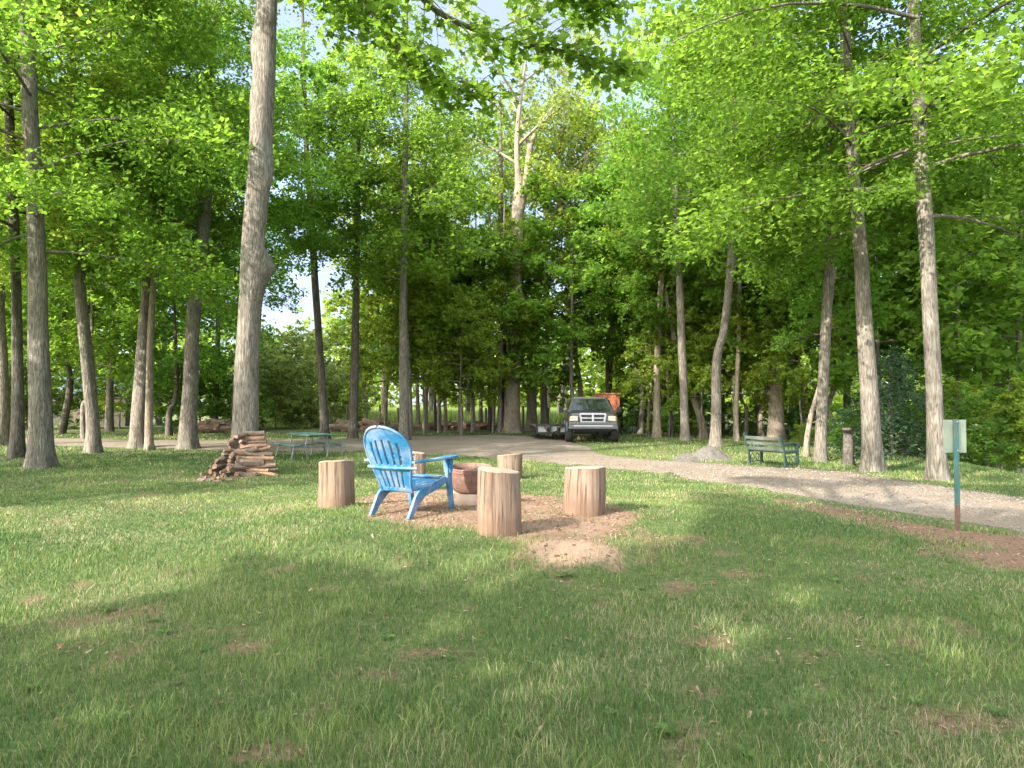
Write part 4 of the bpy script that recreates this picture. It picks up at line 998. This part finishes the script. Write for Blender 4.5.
T('short dark dead stub of trunk beside the leaning right tree', 'tree stub', (848, 466), [(848, 450), (848, 436), (847, 430)], 4.5, 0.9, 'g', 0.1, bark='bark_dark', group=GR, crown=False, top=0.05, name='dead_tree_stub')
T('big tree leaning left, left of the two large right-hand trunks', 'tree', (873, 471), [(871, 430), (866, 340), (860, 250), (853, 170), (848, 90)], 8.2, 5.0, 'a', 0.82, rz=2.0, group=GR, seg=20, tilt=0.6)
T('big tree nearest the sign, with foliage over the whole right side', 'tree', (939, 480), [(936, 430), (931, 330), (926, 230), (920, 140), (914, 20)], 8.0, 4.6, 'b', 1.18, rz=0.7, group=GR, seg=20, tilt=0.7)

# thin trunks seen against the bright field
k = 0
for (bx, by, tx, rp, bk, key) in ((365, 424, 367, 2.2, 'bark_dark', 'f'), (383, 425, 384, 2.4, 'bark_pale', 'g'), (418, 428, 417, 2.0, 'bark', 'f'), (431, 424, 430, 2.2, 'bark_dark', 'f'), (436, 431, 433, 1.8, 'bark_dark', 'g'), (446, 432, 444, 1.6, 'bark_pale', 'f'),
                              (460, 432, 460, 1.8, 'bark', 'g'), (468, 426, 467, 2.4, 'bark_dark', 'f'), (473, 433, 472, 2.2, 'bark', 'f'), (481, 428, 480, 1.9, 'bark', 'g'), (490, 431, 489, 2.0, 'bark_dark', 'f'), (500, 433, 500, 2.2, 'bark', 'f'), (548, 421, 549, 2.2, 'bark_dark', 'f'), (558, 423, 567, 3.0, 'bark_dark', 'f'), (566, 422, 563, 2.2, 'bark_dark', 'g'), (410, 436, 409, 2.6, 'bark', 'f'), (620, 430, 618, 3.2, 'bark_dark', 'f'), (609, 432, 607, 2.0, 'bark_dark', 'f'), (648, 436, 651, 1.6, 'bark', 'g'), (672, 437, 668, 1.8, 'bark_dark', 'g')):
    lab = 'slim trunk in the row between the blue chair and the big double trunk' if 360 < bx < 505 else ('dark slim trunk just behind the flat trailer' if bx < 600 else 'slim dark trunk in the shade around the parked pickup')
    T(lab, 'tree', (bx, by), [(bx+0.3*(tx-bx), by-25), (tx, by-60), (tx+(k % 3-1)*3, by-120)], rp, 5.0+0.5*(k % 4), key, (0.5 if 440 < bx < 575 else (0.72, 0.8, 0.92)[k % 3]), lmat=('leaf', 'leaf_deep', 'leaf', 'leaf_yellow')[k % 4], bark=bk, rz=k*1.3, group=GM, seg=8, name='slender_tree', top=5.5)
    k += 1

# ------------------------------------------------------------------ the wood further back: copies of a few whole trees
def proto_tree(key, h, r, lmat, bark, seed):
    rng = np.random.default_rng(seed); t = thing('forest_tree', 'tree', 'tree', (0, 0, 0))
    pts = smooth_path([Vector((0, 0, -0.4)), Vector((rng.normal()*.03*h, rng.normal()*.03*h, h*0.5)), Vector((rng.normal()*.05*h, rng.normal()*.05*h, h)), Vector((0, 0, h+(4 if key == 'g' else 8)))], 24)
    put('trunk', trunk_mesh(pts, [max(0.008, r*(1-0.97*max(p.z, 0)/pts[-1].z)) for p in pts], 9, rng), M[bark], t)
    c = min(pts, key=lambda q: abs(q.z-h)); lm, cm = PROTO[key]
    put('limbs', with_mat(lm, M[bark]), None, t, c); put('crown', with_mat(cm, M[lmat]), None, t, c)
    return t
FT = [proto_tree('d', 5.2, .20, 'leaf', 'bark', 1), proto_tree('e', 5.0, .16, 'leaf_yellow', 'bark_pale', 2), proto_tree('c', 4.8, .18, 'leaf', 'bark_dark', 3),
      proto_tree('f', 2.6, .10, 'leaf', 'bark', 4), proto_tree('e', 5.0, .2, 'leaf_pale', 'bark', 5), proto_tree('d', 3.0, .18, 'leaf_deep', 'bark_dark', 6), proto_tree('g', 1.0, .06, 'leaf_yellow', 'bark', 7), proto_tree('g', 0.6, .06, 'leaf_deep', 'bark', 8), proto_tree('g', 0.5, .06, 'leaf_pale', 'bark', 9), proto_tree('g', 2.4, .07, 'leaf_yellow', 'bark', 10)]
used_first = set()
def plant(i, x, y, sc, label, cat, group, name='forest_tree', zs=1.0):
    t = FT[i] if i not in used_first else copy_tree(FT[i])
    used_first.add(i)
    t.name = name; t.location = (x, y, float(H(x, y))-0.05); t.rotation_euler = (0, 0, random.uniform(0, 6.28)); t.scale = (sc, sc, sc*zs)
    tag(t, label, cat, group)
def X(px, y): return (px-512)/F*y
WB = [  # px, depth, proto, scale
    (60, 33, 2, 1.0), (110, 36, 0, 1.05), (170, 31, 5, .8), (215, 38, 0, 1.05), (30, 40, 0, 1.1), (140, 44, 1, 1.2), (-40, 34, 2, 1.1), (-30, 44, 0, 1.2), (85, 29, 3, 1.1), (5, 30, 3, 1.15), (40, 48, 2, 1.2), (-90, 30, 0, 1.0), (160, 52, 0, 1.3), (95, 55, 1, 1.4)]
for px, y, i, s in WB: plant(i, X(px, y), y, s, 'leafy tree in the dense wood beyond the left end of the drive', 'tree', 'trees of the wood beyond the left lawn')
WC = [(385, 37, 1, .78), (425, 36, 1, .85), (545, 40, 4, 1.05), (580, 36, 1, .88), (610, 39, 4, .9), (640, 35, 1, .66), (490, 42, 2, 1.05), (690, 38, 1, .95), (440, 34, 3, 1.0), (575, 33, 3, 1.05)]
for px, y, i, s in WC: plant(i, X(px, y), y, s*1.1, 'sunlit leafy tree in the wood across the gravel lot', 'tree', 'trees of the wood across the gravel lot')
for px, y, i, s in ((425, 32, 9, .9), (462, 31, 9, .85), (492, 33, 9, .9), (440, 35, 9, 1.1), (545, 35, 9, .8), (648, 33, 9, .9), (385, 34, 9, 1.0), (668, 30, 9, .75), (700, 29, 9, .7), (735, 28, 9, .75), (760, 31, 9, .9), (800, 26, 9, .7)): plant(i, X(px, y), y, s, 'small understorey maple with low light green branches at the edge of the wood', 'small tree', 'small maples at the edge of the wood', 'understorey_maple')
WR = [(640, 33, 0, .8), (665, 37, 0, .9), (700, 33, 3, 1.1), (720, 34, 0, .9), (745, 30, 3, 1.0), (760, 37, 0, .95), (800, 30, 0, .85), (830, 27, 3, 1.2), (850, 35, 0, 1.0), (880, 26, 3, 1.2), (905, 33, 0, 1.0), (950, 25, 3, 1.3), (985, 30, 0, .9), (1030, 24, 3, 1.4), (1010, 36, 0, 1.0), (1080, 30, 0, 1.0), (790, 42, 4, 1.1), (900, 45, 0, 1.2), (1000, 48, 4, 1.2), (720, 46, 2, 1.2)]
for px, y, i, s in WR: plant(i, X(px, y), y, s, 'leafy tree crowded into the shady wood right of the pickup', 'tree', 'trees of the wood on the right')
SH = [(170, 37, 7, .85), (200, 38, 7, .9), (232, 37, 7, .8), (275, 40, 8, .8), (292, 41, 8, .8), (312, 43, 8, .8), (262, 44, 8, 1.0), (340, 45, 8, .8), (120, 40, 6, .8), (85, 42, 7, .8), (30, 39, 6, .75), (5, 38, 7, .8), (-30, 39, 7, .9), (300, 55, 8, 1.5), (275, 60, 8, 1.6), (330, 58, 8, 1.5)]  # bushes left of centre get pale leaf colour to look sunlit
for px, y, i, s in SH: plant(i, X(px, y), y, s, 'round green bush along the far side of the drive', 'bush', 'bushes along the far side of the drive', 'bush', 0.85)
SR = [(632, 34, 7, .45), (648, 36, 7, .5), (672, 33, 7, .3), (694, 32.5, 6, .22), (745, 31, 6, .22), (728, 32, 7, .32), (790, 29, 7, .25), (760, 33, 7, .35), (835, 24, 7, .3), (850, 20.5, 7, .25), (905, 19, 7, .3), (930, 23, 7, .45), (960, 20, 6, .45), (985, 17.5, 7, .42), (1000, 22, 6, .5), (1040, 17, 6, .5), (1020, 27, 7, .7), (690, 36, 7, .5), (710, 39, 7, .5), (810, 32, 7, .5), (965, 27, 7, .7), (880, 27, 7, .5), (655, 31, 6, .18), (800, 24, 6, .16)]
for px, y, i, s in SR: plant(i, X(px, y), y, s, 'low leafy bush under the trees right of the pickup', 'bush', 'bushes under the right-hand trees', 'bush', 0.8)
def blue_shrub(px, y, h, rad, label):
    rng = np.random.default_rng(int(px)); b = Vector((X(px, y), y, 0)); b.z = float(H(b.x, b.y))
    t = thing('weeping_evergreen', label, 'evergreen', b)
    C, D, Ln = [], [], []
    mb = MB(); mb.tube([(0, 0, -.1), (0, 0, h)], [0.07, 0.02], 6)
    for i in range(100):
        u = rng.random()**0.8; z = h*(1-u*0.95); rr = rad*(0.25+0.75*u**.6)*rng.uniform(.2, 1.3); a = rng.random()*6.28
        C.append([rr*math.cos(a), rr*math.sin(a), z-0.25*rr]); D.append([math.cos(a), math.sin(a), -0.75]); Ln.append(rng.uniform(.5, 1.0))
        if i % 2 == 0: mb.tube([(0, 0, z), (rr*.6*math.cos(a), rr*.6*math.sin(a), z), (rr*math.cos(a), rr*math.sin(a), z-.25*rr)], [0.02, 0.012, 0.004], 3)
    D = np.array(D); D /= np.linalg.norm(D, axis=1, keepdims=True)
    p, nr = sprays(np.array(C), D, np.array(Ln), 60, rng, 0.12, 0.2, 0.5)
    mb.build('stem', M['bark_dark'], t); put('foliage', leaf_mesh('foliage', p, nr, 0.085*rng.uniform(.6, 1.3, len(p)), rng), M['leaf_blue'], t)
blue_shrub(891, 18.4, 2.9, 1.3, 'dark blue green evergreen bush hanging between the two big right trunks')

# far wood that closes the view behind the field
def far_wood():
    rng = np.random.default_rng(99); C = []; D = []; S = []
    for i in range(300):
        th = R(rng.uniform(-54, 54)); d = rng.uniform(130, 165); x0, y0 = d*math.sin(th), d*math.cos(th); hh = rng.uniform(13, 24)
        for j in range(46):
            a = rng.random()*6.28; u = rng.random(); r = rng.uniform(2.6, 6)*math.sin(math.pi*(0.15+.8*u))
            C.append([x0+r*math.cos(a), y0+r*math.sin(a), hh*u-1.5]); D.append([math.cos(a), math.sin(a), 0.1]); S.append(1.5)
    D = np.array(D); D /= np.linalg.norm(D, axis=1, keepdims=True)
    p, nr = sprays(np.array(C), D, np.array(S), 10, rng, .2, .3, .8)
    setting(put('distant_wood', leaf_mesh('distant_wood', p, nr, 0.95*rng.uniform(.6, 1.3, len(p)), rng), M['leaf_yellow']), 'stuff', 'distant sunlit wood beyond the field')
far_wood()
# tall pale growth on the field between the trunks
def field():
    rng = np.random.default_rng(44); n = 90000
    y = rng.uniform(46, 128, n); x = rng.uniform(-0.42, 0.28, n)*y
    h = rng.uniform(.5, 1.25, n); w = rng.uniform(.03, .09, n); a = rng.random(n)*6.28; z = H(x, y); l = rng.normal(size=(n, 2))*.25
    V = np.stack([np.stack([x-w*np.cos(a), y-w*np.sin(a), z], 1), np.stack([x+w*np.cos(a), y+w*np.sin(a), z], 1), np.stack([x+l[:, 0], y+l[:, 1], z+h], 1)], 1).reshape(-1, 3)
    f = np.arange(3*n)
    setting(put('meadow_growth', fast_mesh('meadow_growth', V, f, [3]*n, False, {'rnd': np.repeat(rng.random(n), 3)}), M['leaf_pale']), 'stuff')
field()

# ------------------------------------------------------------------ trees beside and behind the viewer, whose shade lies on the lawn
LIT = [gpoly([(-400, 520), (-200, 522), (0, 510), (130, 500), (300, 487), (345, 478), (460, 476), (640, 490), (660, 525), (615, 562), (560, 564), (500, 588), (470, 602), (400, 582), (330, 562), (200, 548), (110, 572), (60, 612), (0, 630), (-400, 680)]),
       gpoly([(682, 622), (738, 622), (748, 648), (705, 664)]), gpoly([(330, 452), (480, 462), (700, 478), (830, 502), (800, 508), (640, 484), (500, 470), (330, 466)]), gpoly([(760, 470), (1024, 506), (1024, 528), (900, 508), (760, 484)])]
def prune(p, keep=0.02, rng=RNG):  # drops leaves of the unseen crowns to shape sunlit patches and shade
    k = np.ones(len(p), bool)
    for zz in (0.1, 0.8):
        t = (p[:, 2]-zz)/SUN.z; qx = p[:, 0]-SUN.x*t; qy = p[:, 1]-SUN.y*t
        ok = p[:, 2] > zz+0.3
        for i, P in enumerate(LIT):
            ins = inpoly(qx, qy, P) & ok
            k &= ~(ins & (rng.random(len(p)) > (keep if i == 0 else 0.12)))
    t = (28.0-p[:, 1])/-SUN.y; qx = p[:, 0]-SUN.x*t; qz = p[:, 2]-SUN.z*t      # let the low sun through to the edge of the wood
    t2 = (7.0-p[:, 1])/-SUN.y; q2x = p[:, 0]-SUN.x*t2; q2z = p[:, 2]-SUN.z*t2
    k &= ~((p[:, 1] < 7) & (q2x > -3) & (q2x < 2.2) & (q2z > 3.8) & (q2z < 7.6) & (rng.random(len(p)) > 0.15))
    k &= ~((p[:, 1] < 28) & (qx > -8) & (qx < 15) & (qz > 0.2) & (qz < 11) & (rng.random(len(p)) > 0.3))
    return k
def shade_tree(x, y, cb, lab, seed, **kw):
    mb, p, nr, sz, rng = make_crown(seed=seed, **kw); b = Vector((x, y, float(H(x, y))))
    k = prune(p+np.array([x, y, b.z+cb])); p, nr, sz = p[k], nr[k], sz[k]
    t = thing('maple_tree', lab, 'tree', b, 0, 'shade trees around the viewer')
    pts = smooth_path([Vector((0, 0, -.2)), Vector((.1, 0, cb*.5)), Vector((0, 0, cb)), Vector((0, 0, cb+8))], 24)
    put('trunk', trunk_mesh(pts, [max(.02, .24*(1-.75*q.z/(cb+8))) for q in pts], 14, rng), M['bark'], t)
    me = bpy.data.meshes.new('limbs'); me.from_pydata(mb.v, [], mb.f); put('limbs', me, M['bark'], t, (0, 0, cb))
    put('crown', leaf_mesh('crown', p, nr, sz, rng), M['leaf'], t, (0, 0, cb))
for i, (x, y, cb, kw) in enumerate(((-8.5, -3.0, 4.5, 1), (-4.5, -6.0, 4.0, 1), (-0.5, -9.0, 4.0, 1), (-14.0, -7.0, 5.0, 1), (-15.5, 3.0, 4.2, 0), (-19.5, 8.5, 4.0, 0), (-9.0, -11.5, 6.0, 1))):
    shade_tree(x, y, cb, 'leafy maple of the lawn standing out of view %s' % ('beyond the left edge of the photo' if y > 0 else 'behind the viewer'), 200+i, Hc=12.5 if kw else 9, Rc=5.2, nprim=28, nleaf=15000, leaf=0.2)

# the maple overhead: trunk behind the viewer, long limbs reaching over the lawn into the top of the view
def overhang():
    rng = np.random.default_rng(123); b = Vector((-4.2, -1.2, float(H(-4.2, -1.2))))
    t = thing('maple_tree', 'overhanging maple whose leafy limbs hang into the top centre', 'tree', b)
    pts = smooth_path([Vector((0, 0, -.2)), Vector((.05, 0, 2.5)), Vector((.1, .1, 5.2)), Vector((.2, .2, 8.5)), Vector((.2, .2, 13))], 30)
    put('trunk', trunk_mesh(pts, [max(.02, .26*(1-.8*q.z/13.2)) for q in pts], 16, rng), M['bark'], t)
    mb = MB(); C, D, Ln = [], [], []
    limbs = [([(330, -150, 5.8), (350, -60, 6.6), (366, 0, 6.9), (400, 52, 7.1), (440, 82, 7.2), (492, 98, 7.2)], 5.4),
             ([(330, -160, 5.6), (390, -60, 6.2), (430, 6, 6.6), (500, 38, 6.9), (560, 50, 7.0), (622, 66, 7.1)], 5.8),
             ([(420, -200, 5.0), (490, -90, 6.0), (540, -30, 6.6), (575, -6, 7.0), (600, 8, 7.2)], 6.4),
             ([(250, -170, 5.6), (300, -70, 6.6), (330, -20, 7.2), (345, 20, 7.4)], 6.0)]
    for li, (w, z0) in enumerate(limbs):
        q = [Vector((0.12, 0.12, z0)), Vector((0.7, 1.6, z0+0.55))]+[at(*a)-b for a in w]
        pa = smooth_path(q, 36); rr = np.linspace(0.062, 0.006, len(pa)); mb.tube(pa, list(rr), 7, cap=False)
        i0 = int(len(pa)*0.42)
        for i in range(i0, len(pa)):
            d = (pa[min(i+1, len(pa)-1)]-pa[i-1]).normalized()
            for sg in (1, -1):
                if rng.random() < 0.16: continue
                fr = (i-i0)/(len(pa)-i0); L_ = rng.uniform(0.35, 0.95)*(1.05-0.55*fr)
                side = Vector((-d.y, d.x, 0)).normalized()*sg
                d2 = (d*rng.uniform(0.3, 1.0)+side*rng.uniform(0.5, 1.0)+Vector((0, 0, rng.uniform(-0.22, 0.28)))).normalized()
                e = pa[i]+d2*L_; mb.tube([pa[i], pa[i]+d2*L_*0.5+Vector((0, 0, .03)), e], [0.008, 0.005, 0.002], 4, cap=False)
                for u in np.arange(0.25, 1.05, 0.30):
                    C.append(pa[i]+d2*L_*u); D.append(d2); Ln.append(0.34)
    C = np.array(C); D = np.array(D)
    p, nr = sprays(C, D, np.array(Ln), 7, rng, 0.13, 0.26, 0.5); p[:, 2] -= 0.03
    mb.build('limbs', M['bark'], t)
    put('leaf_sprays', leaf_mesh('leaf_sprays', p, nr, 0.095*rng.uniform(.6, 1.25, len(p)), rng, LEAF_LOBED), M['leaf'], t)
    cb, p, nr, sz, r2 = make_crown(seed=77, Hc=8, Rc=4.2, nprim=20, nleaf=9000, leaf=.15)
    k = prune(p+np.array([b.x+.2, b.y+.2, b.z+7])); put('crown', leaf_mesh('crown', p[k], nr[k], sz[k], r2), M['leaf'], t, (.2, .2, 7))
overhang()


# ------------------------------------------------------------------ light, sky, camera
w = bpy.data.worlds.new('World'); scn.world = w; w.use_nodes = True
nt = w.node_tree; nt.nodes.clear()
wo = nt.nodes.new('ShaderNodeOutputWorld'); bg = nt.nodes.new('ShaderNodeBackground')
sky = nt.nodes.new('ShaderNodeTexSky'); sky.sky_type = 'NISHITA'; sky.sun_disc = False
sky.sun_elevation = SUN_EL; sky.sun_rotation = math.atan2(SUN.x, SUN.y); sky.air_density = 1.0; sky.dust_density = 1.5; sky.ozone_density = 1.0
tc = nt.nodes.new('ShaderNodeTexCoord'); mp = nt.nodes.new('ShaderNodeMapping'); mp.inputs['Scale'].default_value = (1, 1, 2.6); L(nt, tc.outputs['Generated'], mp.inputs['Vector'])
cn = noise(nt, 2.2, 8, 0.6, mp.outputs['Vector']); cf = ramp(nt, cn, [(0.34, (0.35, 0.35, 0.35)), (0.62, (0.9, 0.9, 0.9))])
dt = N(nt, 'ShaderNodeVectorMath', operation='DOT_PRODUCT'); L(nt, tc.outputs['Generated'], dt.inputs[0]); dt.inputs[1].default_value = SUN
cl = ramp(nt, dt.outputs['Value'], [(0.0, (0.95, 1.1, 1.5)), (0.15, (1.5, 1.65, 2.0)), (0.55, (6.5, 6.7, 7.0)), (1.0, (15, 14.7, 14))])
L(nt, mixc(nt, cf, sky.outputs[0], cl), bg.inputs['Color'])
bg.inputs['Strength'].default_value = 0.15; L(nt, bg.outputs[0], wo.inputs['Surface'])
sl = bpy.data.lights.new('sun', 'SUN'); sl.energy = 2.7; sl.angle = R(0.6); sl.color = (1.0, 0.92, 0.81)
so = bpy.data.objects.new('sun', sl); COL.objects.link(so); so.rotation_euler = SUN.to_track_quat('Z', 'Y').to_euler()
cd = bpy.data.cameras.new('camera'); cd.sensor_width = 36; cd.lens = F/1024*36; cd.clip_end = 1500; cd.clip_start = 0.05
co = bpy.data.objects.new('camera', cd); COL.objects.link(co); co.location = (0, 0, HCAM); co.rotation_euler = (math.pi/2+PITCH, 0, 0)
scn.camera = co
scn.render.engine = 'CYCLES'
scn.view_settings.view_transform = 'Standard'; scn.view_settings.look = 'None'; scn.view_settings.gamma = 1; scn.view_settings.exposure = 2.3
cy = scn.cycles; cy.max_bounces = 6; cy.diffuse_bounces = 5; cy.glossy_bounces = 1; cy.transmission_bounces = 5; cy.transparent_max_bounces = 4
cy.caustics_reflective = False; cy.caustics_refractive = False; cy.sample_clamp_indirect = 6
